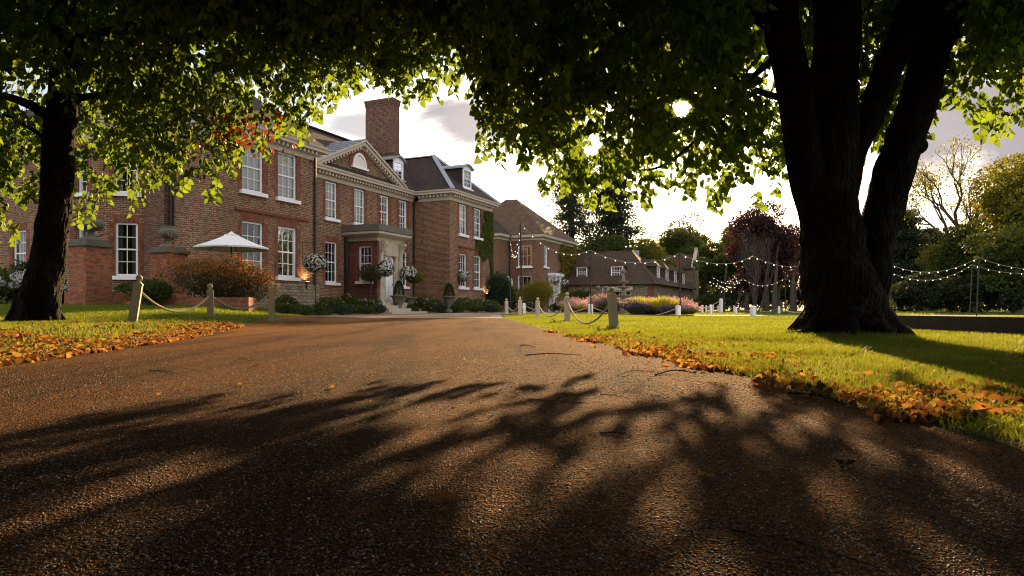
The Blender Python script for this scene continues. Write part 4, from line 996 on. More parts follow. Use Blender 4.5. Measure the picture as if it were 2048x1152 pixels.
bush('wall_shrub', 'tall dark shrub against the far left wall behind the hydrangeas', 'shrub', tuple(gp(50, 30)), (.8, .5, 1.2), 2500, .1, material=M['hedge'])
bush('wall_shrub', 'low dark planting at the far left edge of the lawn', 'shrub', tuple(gp(-20, 26)), (1.4, .6, .9), 2500, .1, material=M['hedge'])
# planting along the house front
rose = [(575, 28.5, .55, .55, 'below the stone plinth of the left wing'), (662, 31.5, .9, .5, 'left of the porch, palest blooms'), (700, 33.5, 1.0, .62, 'left of the porch carrying one large pink bloom'),
        (738, 35, .75, .55, 'at the foot of the porch corner'), (848, 39, .9, .62, 'between the two stone planters'), (872, 40, .8, .45, 'beside the right hand stone planter, low'),
        (925, 41, .9, .55, 'under the windows of the right wing'), (955, 41.5, .9, .55, 'at the middle of the bed under the creeper'), (985, 41, .8, .5, 'at the right end of the bed beyond the house corner'), (1056, 44, .8, .5, 'behind the fourth post and the dark poles')]
for u, Y, rx, rz, l in rose:
    bush('rose_bush', 'rose bush with pale blooms ' + l, 'rose bush', tuple(gp(u, Y)), (rx, .6, rz), 2600, .075, bloom=('petal_p' if 'pink' in l else 'petal_w', 26, .07), group='rose bushes along the house front', material=M['leaf_far'], lumps=7)
low = [(600, 27.5, .55, .28, 'in front of the stone plinth'), (570, 26.5, .6, .33, 'at the left end of the bed beside the near post'), (680, 31, .75, .33, 'bright and broad below the centre block'), (752, 33.5, .5, .28, 'in front of the porch corner, pale'),
       (640, 30, .6, .3, 'dark, right of the stone plinth'), (822, 38, .5, .3, 'between steps and forecourt'), (880, 38.8, .5, .34, 'pale green at the planter foot'), (915, 39.5, .5, .3, 'under the first wing window'), (950, 39.8, .65, .3, 'below the right wing, roundest'), (985, 40, .5, .3, 'pale, beyond the wing corner'), (718, 32, .7, .25, 'dark, under the rose with the pink bloom')]
for u, Y, rx, rz, l in low:
    bush('low_shrub', 'low rounded green shrub ' + l, 'shrub', tuple(gp(u, Y)), (rx, .5, rz), 2200, .06, group='low shrubs edging the forecourt', material=M['leaf_blue'] if 'pale' in l or 'bright' in l else M['hedge'], lumps=6)
def cone_topiary(c, r, h_, label):
    t = thing('topiary', label, 'topiary', 'clipped topiary in stone planters', loc=tuple(c)); n = 3500
    z = rng.random(n) ** .8; rr = r * np.sqrt(np.clip(1 - z ** 1.7, 0, 1)) ** .9 * (.93 + .09 * rng.random(n)); a_ = rng.uniform(0, 6.28, n)
    P = np.stack([c.x + rr * np.cos(a_), c.y + rr * np.sin(a_), c.z + z * h_], 1); D = np.stack([np.cos(a_), np.sin(a_), np.full(n, .5)], 1)
    leaves('leaves', P, D + rng.normal(size=P.shape) * .5, .05, M['hedge'], t, 'oval')
    m = MB(); m.tube([c - Z * .1, c + Z * h_ * .8], [.05, .02], 6); m.build('stem', M['bark_far'], t)
def planter(u, Y, w_, zt, label):
    b = gp(u, Y); t = thing('stone_planter', label, 'planter', 'stone planters by the front door', loc=tuple(b)); m = MB(); h_ = zt
    m.box((b, A, N, Z), -.32, .32, -.32, .32, -.1, .22)
    m.lathe(b, [(w_ * .45, .2), (w_ * .3, .3), (w_ * .36, h_ * .5), (w_ * .62, h_ * .72), (w_ * .78, h_ * .92), (w_, h_ * .95), (w_, h_), (w_ * .85, h_), (w_ * .8, h_ - .1)], 24)
    m.build('basin', M['stone_dark'], t, True); return b + Z * (h_ - .06)
q = planter(798, 37.2, .52, .98, 'wide stone planter left of the steps'); cone_topiary(q, .27, .86, 'small clipped cone in the planter nearest the white front door')
q = planter(898, 39.5, .45, .98, 'stone planter in front of the right wing corner'); cone_topiary(q, .30, .78, 'clipped dome in the planter by the right wing corner')
planter(820, 38.6, .42, .90, 'smaller stone planter right of the steps holding a standard tree')
def standard(u, Y, v, r, label, zb):
    c = at(u, v, Y); b = gp(u, Y); t = thing('standard_tree', label, 'small tree', 'standard trees flanking the door', loc=tuple(b)); m = MB(); m.tube([b + Z * zb, c], .03, 6); m.build('trunk', M['bark_far'], t)
    n = 2600; d = nrm(rng.normal(size=(n, 3))); P = np.array(c) + d * (.55 + .5 * rng.random((n, 1))) * np.array([r * 1.25, r, r * .85]); leaves('crown', P, d + rng.normal(size=d.shape) * .7, .07, M['shrub'] if u < 760 else M['leaf_sunny'], t, 'oval')
standard(742, 36.2, 546, .52, 'brownish ball headed standard tree against the porch side', .1)
standard(829, 38.6, 556, .36, 'green standard tree under the right hand flower ball', .9)
def basket(u, Y, v, r, label, brk, parent_dir):
    c = at(u, v, Y); t = thing('hanging_basket', label, 'hanging basket', 'hanging baskets of white flowers', loc=tuple(c)); m = MB(); m.lathe(c - Z * r * .55, [(.02, -.1 * r), (r * .4, .0), (r * .6, .4 * r)], 14); m.build('basket', M['iron'], t)
    m = MB()
    for a_ in (0, 2.1, 4.2): m.tube([c + Vector((r * .5 * math.cos(a_), r * .5 * math.sin(a_), 0)), c + Z * (r + .35)], .008, 4)
    m.tube([c + Z * (r + .35), c + Z * (r + .42) + parent_dir * .7], .015, 5); m.tube([c + Z * (r + .42) + parent_dir * .7, c + Z * (r * .2) + parent_dir * .7], .015, 5); m.build('bracket', M['iron'], t)
    n = 1500; d = nrm(rng.normal(size=(n, 3))); sc = np.array([r, r, r * .85]); P = np.array(c) + d * (.6 + .32 * rng.random((n, 1))) * sc; leaves('leaves', P, d + rng.normal(size=d.shape) * .6, .075, M['hedge'], t, 'oval')
    nb = 260; d = nrm(rng.normal(size=(nb, 3))); c0 = np.array(c) + d * sc * rng.uniform(.85, 1.02, (nb, 1)); q = np.repeat(d, 5, 0); P = np.repeat(c0, 5, 0); leaves('flowers', P, np.cross(q, rng.normal(size=q.shape)) , .062, M['petal_w'], t, 'oval', roll=q + rng.normal(size=q.shape) * .2)
basket(630, 29.6, 526, .52, 'fullest hanging basket of white flowers on the left wing corner', True, -N)
basket(770.5, 35.3, 537, .52, 'hanging basket of white flowers left of the white front door', True, -A)
basket(817, 38.2, 546, .50, 'hanging basket of white flowers right of the white front door', True, -N)
basket(927.5, 43.3, 552, .42, 'hanging basket of white flowers in front of the right wing window', True, -N)
basket(1015, 55, 562, .45, 'hanging basket against the side of the smaller house', True, -N)
basket(1110, 61, 562, .42, 'white flower basket left of the portico of the smaller house', True, -N)
basket(1131, 64, 566, .4, 'white flower basket right of the portico of the smaller house', True, -N)
# wall lights that are on
def uplight(c, T, label, e=30):
    o = Vector((T.y, -T.x, 0)); t = thing('wall_light', label, 'lamp', 'lit wall lights', loc=tuple(c)); m = MB(); m.box((c, T, o, Z), -.1, .1, 0, .12, -.08, 0); m.box((c, T, o, Z), -.03, .03, -.02, .02, -.3, -.02); m.build('body', M['iron'], t)
    m = MB(); m.box((c, T, o, Z), -.07, .07, .02, .10, .004, .02); m.build('lamp', M['bulb'], t)
    l = bpy.data.lights.new('light', 'SPOT'); l.energy = e; l.color = (1, .62, .25); l.spot_size = R(120); l.shadow_soft_size = .05; lo = bpy.data.objects.new('light', l); link(lo, t); lo.location = tuple(o * .12 + Z * .06); lo.rotation_euler = (Z * 1 - o * .35).to_track_quat('-Z', 'Y').to_euler()
uplight(H(-3.75, P1 + .14, 1.62), A, 'lit uplight glowing on the brick above the stone plinth', 14)
uplight(H(14.0, PR + .08, 1.45), A, 'lit uplight glowing on the brick at the right wing corner', 12)
# shrubs beyond
bush('laurel', 'tall dark shrub against the side of the right wing', 'shrub', tuple(gp(1000, 47)), (.95, .9, 1.75), 6000, .13, material=M['leaf_blue'], lumps=14)
bush('hedge', 'dark green hedge behind the fourth and fifth posts', 'hedge', tuple(gp(1022, 50)), (2.0, 1, 1.05), 5000, .12, material=M['hedge'], lumps=14)
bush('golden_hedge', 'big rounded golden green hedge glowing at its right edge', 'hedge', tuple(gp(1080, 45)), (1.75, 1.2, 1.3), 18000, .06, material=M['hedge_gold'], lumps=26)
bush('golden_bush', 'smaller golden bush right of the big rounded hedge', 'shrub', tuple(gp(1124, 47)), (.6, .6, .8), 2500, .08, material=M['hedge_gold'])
bush('box_ball', 'small dark clipped ball below the golden hedge', 'topiary', tuple(gp(1110, 41)), (.35, .35, .38), 2500, .05, material=M['hedge'])
bush('laurel', 'dark shrub below the gold creeper, behind the flower bed', 'shrub', tuple(gp(1160, 55)), (2.0, 1, 1.1), 5000, .14, material=M['hedge'], lumps=12)
bush('green_bush', 'green bush between the gabled annexe and the white posts', 'shrub', tuple(gp(1424, 75)), (2.4, 1, 1.25), 3500, .16, material=M['hedge'], lumps=12)
# flower bed: clumps of grasses, lavender and pink plumes
fb = thing('flower_bed', 'long raised bed edging filled with lavender and grasses in front of the stables', 'flower bed', loc=tuple(gp(1260, 40)))
m = MB(); P0, P1_ = gp(1150, 37.5), gp(1388, 38.5); m.box((Vector((P0.x, P0.y, 0)), (P1_ - P0).normalized(), Vector((0, 1, 0)), Z), 0, (P1_ - P0).length, 0, 5, -.05, G(6, 38) + .16); m.build('soil', M['soil'], fb)
def tuft(u, Y, r, h_, label, m_, n, tipm=None, wd=.02, cat='ornamental grass', name='grass_clump'):
    b = gp(u, Y) + Z * .1; t = thing(name, label, cat, 'plants in the flower bed', loc=tuple(b)); a_ = rng.uniform(0, 6.28, n); q = rng.random(n) ** .6; k = q * r
    base = np.stack([b.x + k * .45 * np.cos(a_), b.y + k * .45 * np.sin(a_), np.full(n, b.z)], 1); d = np.stack([k * .7 * np.cos(a_), k * .7 * np.sin(a_), h_ * np.sqrt(1 - q ** 2 * .65) * rng.uniform(.75, 1.1, n)], 1)
    X = nrm(rng.normal(size=(n, 3)) * [1, 1, .05]) * wd; V = np.stack([base - X, base + X, base + d * .6 + X * .8 + [0, 0, 0], base + d * .6 - X * .8, base + d * [1.25, 1.25, 1] + X * .1, base + d * [1.25, 1.25, 1] - X * .1], 1).reshape(-1, 3)
    i = np.arange(n)[:, None] * 6; Fc = np.concatenate([i + [0, 1, 2, 3], i + [3, 2, 4, 5]]); np_mesh('blades', V, Fc, M[m_], t, np.repeat(rng.random(n), 6))
    if tipm:
        P = base + d * [1.2, 1.2, 1] * rng.uniform(.8, 1.05, (n, 1)); leaves('plume_heads', P, np.array([0, 0, 1.0]) + rng.normal(size=P.shape) * .25, .06, M[tipm], t, 'oval')  # mauve flower plumes set on the blade tips
tuft(1150, 40, .9, .75, 'straw and pink plumed grass at the left end of the bed', 'grass_gold', 900, 'petal_m')
tuft(1165, 39, .8, .55, 'low pale pink plumes left of the white post', 'grass_gold', 700, 'petal_m')
tuft(1205, 40.5, 1.0, 1.05, 'tall pink plumes above the violet flowers, behind the largest post', 'grass', 1000, 'petal_m')
tuft(1277, 40, .95, 1.0, 'golden grass clump just right of the fountain', 'grass_gold', 1500, None)
tuft(1300, 41.5, .9, .95, 'pink plumes between the two golden grass clumps', 'grass', 900, 'petal_m')
tuft(1327, 39.5, .95, 1.02, 'broad golden grass clump with green base, right of centre', 'grass_gold', 1700, None)
tuft(1352, 40.5, 1.0, .95, 'pink plumes at the right shoulder of the bed', 'grass', 1000, 'petal_m')
tuft(1374, 39, .7, .55, 'low pink plumes at the right end of the bed', 'grass', 700, 'petal_m')
for u, Y, rx, rz, l in ((1203, 38.8, .85, .45, 'dark violet flowers right of the white post'), (1236, 39.2, .6, .38, 'deep violet flowers behind the largest post'), (1262, 38.6, .75, .38, 'violet flowers below the golden grass'), (1286, 38.4, .5, .3, 'darkest violet mound in the middle of the bed'), (1338, 38.3, .7, .25, 'low violet flowers under the broad golden grass')):
    bush('lavender', l, 'flowering plant', tuple(gp(u, Y) + Z * .12), (rx * 1.15, .5, rz * 1.25), 1800, .05, bloom=('petal_v', 300, .05), group='plants in the flower bed', material=M['hedge'], lumps=7)
# fountain
c = gp(1247, 46); f_ = thing('tiered_fountain', 'three tiered stone fountain standing behind the flower bed', 'fountain', loc=tuple(c)); zf = lambda v: (VH - v) / F * 46 + EYE - c.z
m = MB(); m.lathe(c, [(.34, 0), (.34, .5), (.26, .6), (.18, .8), (.16, zf(592)), (.2, zf(588)), (.12, zf(580)), (.10, zf(566)), (.16, zf(562)), (.1, zf(556)), (.07, zf(548)), (.1, zf(545)), (.08, zf(540)), (.05, zf(535)), (.01, zf(532))], 16); m.build('column', M['stone_mid'], f_, True)
for v, r in ((591, .52), (574, .45), (563.5, .38), (543, .2)):
    m = MB(); z = zf(v); m.lathe(c, [(.1, z - .14), (r * .7, z - .08), (r, z), (r, z + .05), (r * .9, z + .05), (.1, z - .05)], 20); m.build('bowl', M['stone_mid'], f_, True)
for u, l in ((1196.5, 'left of the pair behind the largest post'), (1211, 'right of the pair behind the largest post')):
    b = gp(u, 52); t = thing('gate_pier', 'garden pier topped by a grey ball, ' + l, 'pier', 'ball topped garden piers', loc=tuple(b)); m = MB(); m.box((b, A, N, Z), -.2, .2, -.2, .2, 0, 1.75); m.build('shaft', M['brick_brown'], t); m = MB(); m.ball(b + Z * 1.98, .17); m.build('ball', M['stone_dark'], t, True)
bush('climbing_rose', 'bush with orange brown flowers growing over the ball topped piers', 'shrub', tuple(gp(1204, 51)), (.75, .5, .75), 2500, .08, material=M['shrub'], tipm='shrub_tip')
tb = thing('manhole_cover', 'flat pale slab lying at the grass tip by the forecourt', 'slab', loc=tuple(gp(1012, 27)))
m = MB(); q = gp(1012, 27.2); m.box((q, Vector((.96, -.28, 0)), Vector((.28, .96, 0)), Z), -.55, .35, -.2, .2, -.03, .03); m.build('slab', M['post_white'], tb)
sg_ = thing('menu_stand', 'small white sign board on the flank of the smaller house', 'sign', loc=tuple(at(1018, 570, 54)))
m = MB(); q = at(1018.5, 571, 54.5); m.box((q, N, A, Z), -.28, .28, -.02, .02, -.38, .42); m.build('board', M['white'], sg_)

# ------------------------------------------------------------------ festoon lights
def pole(u0, u1, vt, Y, label, r=.035, m_='pole'):
    b = gp(u0, Y); t = at(u1, vt, Y); m = MB(); m.tube([b - Z * .1, t], r, 8); o = m.build('light_pole', M[m_], None); tag(o, label, 'pole', 'poles carrying the festoon lights'); return t
pA = pole(1044, 1041, 446, 34, 'dark pole with festoon lights left of the golden hedge', .045)
pB = pole(1021, 1020.5, 470, 38, 'thin dark pole in front of the shrub by the right wing')
pC = pole(1182, 1180.5, 500, 35.5, 'thin dark pole beside the white post at the violet flowers')
pD = pole(1361, 1359, 507, 36, 'thin dark pole at the right end of the flower bed')
pE = pole(1953, 1957.5, 515, 38, 'dark lighting pole on the far lawn at the right, the nearer of the pair')
pF = pole(1939, 1944, 529, 44, 'dark lighting pole on the far lawn at the right, the further of the pair')
pG = pole(1756, 1764, 521, 40, 'leaning lighting pole just right of the big trunk')
pH = pole(1572, 1570, 556, 52, 'thin lighting pole left of the big trunk under the trees')
bm0 = bmesh.new(); bmesh.ops.create_icosphere(bm0, subdivisions=2, radius=1.0)
bulb_me = {}
def festoon(a, b, sag, n, label, r=.05, t0=0.0, t1=1.0):
    L = (b - a).length; N_ = 30; base = a.lerp(b, .5); t = thing('festoon_lights', label, 'string lights', 'strings of lit bulbs', loc=tuple(base))
    f = lambda q: a.lerp(b, q) - Z * (sag * 4 * q * (1 - q)); m = MB(); m.tube([f(i / N_) for i in range(N_ + 1)], .011, 5); m.build('cable', M['cable'], t)
    key = round(r, 3)
    if key not in bulb_me:
        me = bpy.data.meshes.new('bulb'); bm = bm0.copy(); bmesh.ops.scale(bm, vec=(r, r, r * 1.15), verts=bm.verts); bm.to_mesh(me); me.materials.append(M['bulb']); bulb_me[key] = me
    for i in range(n):
        q = (i + .5) / n; o = bpy.data.objects.new('bulb', bulb_me[key]); link(o, t); o.location = tuple(f(q) - Z * (r * 1.6) - base)
festoon(pC, pD, .58, 9, 'string of bulbs dipping between the two thin poles over the flower bed', .027)
festoon(pA + Z * 0, pC, .75, 9, 'string of bulbs from the golden hedge pole to the pole at the violet flowers', .024)
festoon(pB + Z * -.3, at(1041, 470, 34), 1.0, 9, 'short deeply sagging string between the two left hand poles', .024)
festoon(at(1041, 452, 34), at(1020, 505, 46), .7, 6, 'string of bulbs hanging down in front of the brick wall of the smaller house', .024)
tq = at(1506, 512, 48)
festoon(pD, tq, .55, 8, 'string of bulbs from the flower bed pole to the copper tree', .036)
festoon(tq, at(1640, 522, 48), .55, 8, 'string of bulbs from the copper tree to behind the big trunk', .036)
festoon(at(1424, 553, 60), at(1486, 557, 60), .5, 8, 'low string of tiny bulbs in the bare branches left of the copper tree', .024)
festoon(at(1486, 557, 60), at(1570, 556, 52), .6, 9, 'low string of tiny bulbs under the copper tree', .024)
festoon(at(1570, 556, 52), at(1640, 570, 52), .3, 4, 'low string of tiny bulbs running behind the big trunk', .024)
festoon(pG, pE, .75, 11, 'upper string of bulbs spanning the dark hedge right of the trunk', .027)
festoon(pG - Z * .45, pF, .85, 12, 'lower string of bulbs spanning the dark hedge right of the trunk', .027)
festoon(pE, at(2110, 536, 40), .3, 6, 'upper string of bulbs running off at the right edge', .027)
festoon(pF, at(2120, 536, 44), .45, 8, 'lower string of bulbs running off at the right edge', .029)
q0_ = at(1435, 575, 60)
t = thing('fairy_lights', 'cluster of tiny warm lights wound in a small bare tree left of the copper tree', 'string lights', loc=tuple(q0_))
m = MB()
pts = [at(u + rng.normal() * 6, v + rng.normal() * 4, 60) for u, v in [(1425 + i * 1.6, 560 + 18 * math.sin(i * .1)) for i in range(34)]]
m.tube(pts, .008, 4); m.build('wire', M['cable'], t)
me = bpy.data.meshes.new('bulb'); bm = bm0.copy(); bmesh.ops.scale(bm, vec=(.03,) * 3, verts=bm.verts); bm.to_mesh(me); me.materials.append(M['bulb'])
for p in pts: o = bpy.data.objects.new('bulb', me); link(o, t); o.location = tuple(p - q0_)
# ------------------------------------------------------------------ background trees
def broad(name, label, u, Y, vtop, r, m_, n=5000, size=.35, cat='tree', blobs=16, vbase=None, group='trees beyond the gardens', trunk=True, flat=1.0, squash=.62, seedv=None, dz0=.28, core=0.25):
    b = gp(u, Y); ztop = EYE + (VH - vtop) / F * Y; h_ = ztop - b.z; t = thing(name, label, cat, group, loc=tuple(b))
    zc = b.z + h_ * (.5 + dz0 / 2); rz = h_ * (1 - dz0) / 2
    d = nrm(rng.normal(size=(blobs, 3))); rr = rng.uniform(.2, .85, (blobs, 1)); cen = d * rr * np.array([r, r * .8, rz]) * .82; br = rng.uniform(.24, .46, blobs) * (r + rz) / 2
    per = n // blobs; Pl = []; Dl = []
    for i in range(blobs):
        q = nrm(rng.normal(size=(per, 3)) + [0, 0, .25]); e = (1 - core * rng.random((per, 1))) * (1 + .18 * np.sin(q[:, :1] * 9 + i) * np.sin(q[:, 2:3] * 7))
        Pl.append(np.array([b.x, b.y, zc]) + cen[i] + q * e * np.array([br[i], br[i], br[i] * squash])); Dl.append(q)
    P = np.concatenate(Pl); D = np.concatenate(Dl); k = P[:, 2] > b.z + .1; P, D = P[k], D[k]
    leaves('crown', P, D + rng.normal(size=D.shape) * .8, size * rng.uniform(.5, 1.3, len(P)), M[m_], t, 'oval')
    if trunk:
        m = MB(); rt = .03 * h_; m.tube([b - Z * .3, b + Z * h_ * .3, b + Z * h_ * .75], [rt, rt * .7, rt * .2], 8)
        for i in range(min(blobs, 10)):
            e = Vector((b.x, b.y, zc)) + Vector(cen[i]); s = b + Z * h_ * rng.uniform(.22, .5); m.tube([s, s.lerp(e, .5) + Z * .3, e], [rt * .4, rt * .25, rt * .08], 5)
        m.build('trunk', M['bark_far'], t)
    return t
def bare(name, label, u, Y, vtop, spread, m_, nl, depth=5, leafsize=.2, up=.9, cat='tree', rt=None, nst=1, tipm=None, seed=5):
    rng = np.random.default_rng(seed)
    """tree whose branching skeleton shows, thinly leaved"""
    b = gp(u, Y); h_ = EYE + (VH - vtop) / F * Y - b.z; t = thing(name, label, cat, 'trees beyond the gardens', loc=tuple(b)); m = MB(); tips = []; rt = rt or .02 * h_
    def br(p, d, L, r, k):
        mid = p + d * L * .5 + Vector(rng.normal(size=3)) * L * .05; e = p + d * L + Vector(rng.normal(size=3)) * L * .06
        m.tube([p, mid, e], [r, r * .85, r * .62], 5)
        if k >= depth - 2: tips.extend([p.lerp(e, rng.random()) for _ in range(3)])
        if k >= depth: return
        for i in range(3 if k < 3 else 2):
            a_ = Vector(rng.normal(size=3)) * spread; a_.z = abs(a_.z) * .4; nd = (d + a_ + Z * (up - .7)).normalized(); br(e if i < 2 else mid, nd, L * rng.uniform(.62, .82), r * .6, k + 1)
    for i in range(nst): br(b - Z * .2, (Z + Vector(rng.normal(size=3)) * (.05 + .14 * (nst > 1))).normalized(), h_ * .27, rt, 0)
    m.build('trunk', M['bark_far'], t)
    if nl:
        T_ = np.array([tuple(q) for q in tips]); i = rng.integers(0, len(T_), nl); P = T_[i] + rng.normal(size=(nl, 3)) * h_ * .022; leaves('crown', P, rng.normal(size=P.shape) + [0, 0, -.3], leafsize * rng.uniform(.5, 1.2, nl), M[m_], t, 'oval')
    return t
def conifer(name, label, u, Y, vtop, r, m_, n=5000, size=.3, vlow=None, droop=.25, whorls=26, sparse=.8, lowfrac=.18, trunk_r=.35, cat='tree', lean=0):
    b = gp(u, Y); h_ = EYE + (VH - vtop) / F * Y - b.z; t = thing(name, label, cat, 'trees beyond the gardens', loc=tuple(b)); m = MB(); m.tube([b - Z * .3, b + Z * h_ * .5, b + Z * h_], [trunk_r, trunk_r * .6, .04], 8); Pl = []
    for i in range(whorls):
        f = lowfrac + (1 - lowfrac) * i / whorls; z = b.z + h_ * f; rr = r * (1 - ((f - lowfrac) / (1 - lowfrac)) ** 1.4 * .85) * rng.uniform(.7, 1.1)
        for k in range(5):
            if rng.random() > sparse: continue
            a_ = rng.uniform(0, 6.28); L = rr * rng.uniform(.55, 1.1); p = Vector((b.x, b.y, z)); e = p + Vector((L * math.cos(a_), L * math.sin(a_), -L * droop)); md = p.lerp(e, .5) + Z * L * .08; m.tube([p, md, e], [.07, .045, .015], 4)
            for c_ in range(4):
                q = rng.uniform(.35, 1.05); cc = np.array(p.lerp(e, q)); nn = max(6, int(n / (whorls * 5 * 4))); cr = L * .22 + .25; Pl.append(cc + rng.normal(size=(nn, 3)) * [cr * .8, cr * .8, cr * .32])
    m.build('trunk', M['bark_far'], t); P = np.concatenate(Pl); leaves('crown', P, rng.normal(size=P.shape) + [0, 0, -.5], size * rng.uniform(.5, 1.2, len(P)), M[m_], t, 'oval')
conifer('redwood', 'tall open conifer with straight trunk rising behind the smaller brick house', 1143, 86, 262, 4.4, 'leaf_fir', 24000, .28, sparse=.9, whorls=32, lowfrac=.3, trunk_r=.6)
conifer('redwood', 'second tall conifer just right of the open one, denser and dark', 1222, 92, 270, 5.2, 'leaf_fir', 34000, .34, sparse=.98, whorls=34, lowfrac=.22, trunk_r=.5)
broad('round_tree', 'small round topped tree showing between the roofs of the two brick houses', 1043, 88, 388, 2.2, 'leaf_far', 6000, .26, blobs=14)
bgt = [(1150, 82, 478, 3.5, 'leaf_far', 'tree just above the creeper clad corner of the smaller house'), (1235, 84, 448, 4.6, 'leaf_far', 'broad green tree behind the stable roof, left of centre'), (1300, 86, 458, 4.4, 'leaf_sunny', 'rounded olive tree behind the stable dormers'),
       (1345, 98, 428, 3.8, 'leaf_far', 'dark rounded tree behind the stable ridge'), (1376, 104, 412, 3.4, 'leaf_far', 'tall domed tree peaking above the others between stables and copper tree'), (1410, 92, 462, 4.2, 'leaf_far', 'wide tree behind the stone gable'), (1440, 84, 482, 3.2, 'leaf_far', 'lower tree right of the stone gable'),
       (1468, 96, 418, 3.0, 'leaf_sunny', 'pale sunny tree behind the left side of the copper tree'), (1590, 84, 470, 3.0, 'leaf_blue', 'blue green tree immediately left of the big trunk'), (1560, 100, 440, 4, 'leaf_far', 'dark tree behind the right side of the copper tree'), (1190, 100, 440, 5, 'leaf_far', 'wide dark tree between the two conifers')]
for u, Y, v, r, m_, l in bgt: broad('broadleaf_tree', l, u, Y, v, r, m_, 9000, .30, blobs=22)
broad('copper_beech', 'dark red leaved tree standing left of the big trunk', 1532, 72, 386, 4.0, 'leaf_copper', 42000, .24, blobs=34, dz0=.06, core=.5)
broad('copper_shrub', 'low red leaved bush at the foot of the copper tree', 1492, 68, 508, 1.9, 'leaf_copper', 4500, .22, blobs=12, dz0=.15)
bare('bare_tree', 'many stemmed bare branched tree in front of the copper tree', 1513, 62, 440, .22, 'leaf_copper', 250, 5, .16, up=1.0, nst=5, rt=.10)
bare('small_bare_tree', 'small bare tree with fairy lights left of the copper tree', 1472, 60, 545, .5, 'leaf_copper', 60, 4, .12, up=.8, rt=.10)
# right hand side
conifer('dark_fir', 'dark layered fir standing just right of the leaning limb', 1812, 70, 418, 3.4, 'leaf_fir', 26000, .28, sparse=1, whorls=34, lowfrac=.05, droop=-.05, trunk_r=.4)
conifer('dark_fir', 'lower dark fir between the trunk and the tall layered fir', 1765, 74, 470, 3.2, 'leaf_fir', 16000, .28, sparse=1, whorls=26, lowfrac=.05, droop=0, trunk_r=.3)
conifer('dark_fir', 'dark fir right of the tall layered fir', 1860, 78, 455, 3.6, 'leaf_fir', 18000, .3, sparse=1, whorls=26, lowfrac=.05, droop=0, trunk_r=.3)
bare('thin_crowned_tree', 'tall thin crowned tree with twisting bare limbs against the clouds at the right', 1937, 62, 252, .40, 'leaf_sunny', 4200, 6, .24, up=.88, rt=.42, seed=14)
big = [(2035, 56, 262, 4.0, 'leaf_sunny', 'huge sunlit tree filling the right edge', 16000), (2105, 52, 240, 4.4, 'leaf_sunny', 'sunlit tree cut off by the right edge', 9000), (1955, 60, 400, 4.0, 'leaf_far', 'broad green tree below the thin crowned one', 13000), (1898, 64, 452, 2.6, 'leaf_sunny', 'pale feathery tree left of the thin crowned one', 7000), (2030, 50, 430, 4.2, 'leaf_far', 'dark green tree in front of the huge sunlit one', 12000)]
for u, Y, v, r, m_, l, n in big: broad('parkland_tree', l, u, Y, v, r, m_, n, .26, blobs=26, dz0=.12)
hd = [(1790, 58, 560, 3.2, 1.5, 'first'), (1850, 56, 545, 3.4, 1.8, 'second'), (1915, 54, 548, 3.4, 1.7, 'third'), (1980, 52, 538, 3.6, 1.9, 'fourth'), (2050, 50, 540, 3.6, 1.9, 'fifth')]
for u, Y, v, r, q, l in hd: broad('laurel_hedge', 'dense dark hedge mass behind the festoon lights, %s from the trunk' % l, u, Y, v, r, 'leaf_fir', 13000, .2, cat='hedge', blobs=22, trunk=False, dz0=0, group='dark hedge behind the right lawn')  # laurel takes the darker fir leaf colour to stand in for shade
t = thing('clipped_cone', 'cone shaped clipped yew peeping out at the right of the big trunk', 'topiary', loc=tuple(gp(1762, 47)))
c = gp(1760, 46); n = 5000; z = rng.random(n) ** .7; a_ = rng.uniform(0, 6.28, n); rr = 1.0 * (1 - z) + .03
P = np.stack([c.x + rr * np.cos(a_), c.y + rr * np.sin(a_), c.z + .35 + z * 2.1], 1); leaves('leaves', P, np.stack([np.cos(a_), np.sin(a_), np.full(n, .7)], 1) + rng.normal(size=P.shape) * .4, .09, M['hedge'], t, 'oval')
m = MB(); m.tube([c, c + Z * 1], .12, 6); m.build('trunk', M['bark_far'], t)
# dark understorey and thin trunks behind the white posts
for i, (u, Y, v, r) in enumerate(((1400, 96, 560, 4), (1455, 90, 565, 4), (1520, 88, 560, 4.2), (1580, 86, 560, 4.2), (1640, 84, 540, 4.2), (1700, 80, 520, 4.4))):
    broad('understorey_shrub', 'dark woodland shrub behind the white posts, %s from the stable side' % ['first', 'second', 'third', 'fourth', 'fifth', 'sixth'][i], u, Y, v, r, 'leaf_fir', 5000, .26, cat='shrub', blobs=16, trunk=False, dz0=0, group='woodland shrubs behind the white posts')
for i, (u, Y) in enumerate(((1448, 70), (1496, 76), (1549, 66), (1556, 72), (1584, 70))):
    b = gp(u, Y); m = MB(); m.tube([b - Z * .2, b + Z * 2, b + Vector((.3, 0, 5))], [.28 if i > 1 else .16, .22 if i > 1 else .12, .08], 7); o = m.build('tree_trunk', M['bark_far'], None); tag(o, 'bare woodland trunk in the shade behind the white posts, ' + ['slender, nearest the stables', 'slender, below the copper tree', 'thick, left of a matching pair', 'thick, right of a matching pair', 'thick, nearest the big trunk'][i], 'tree trunk', 'woodland trunks')
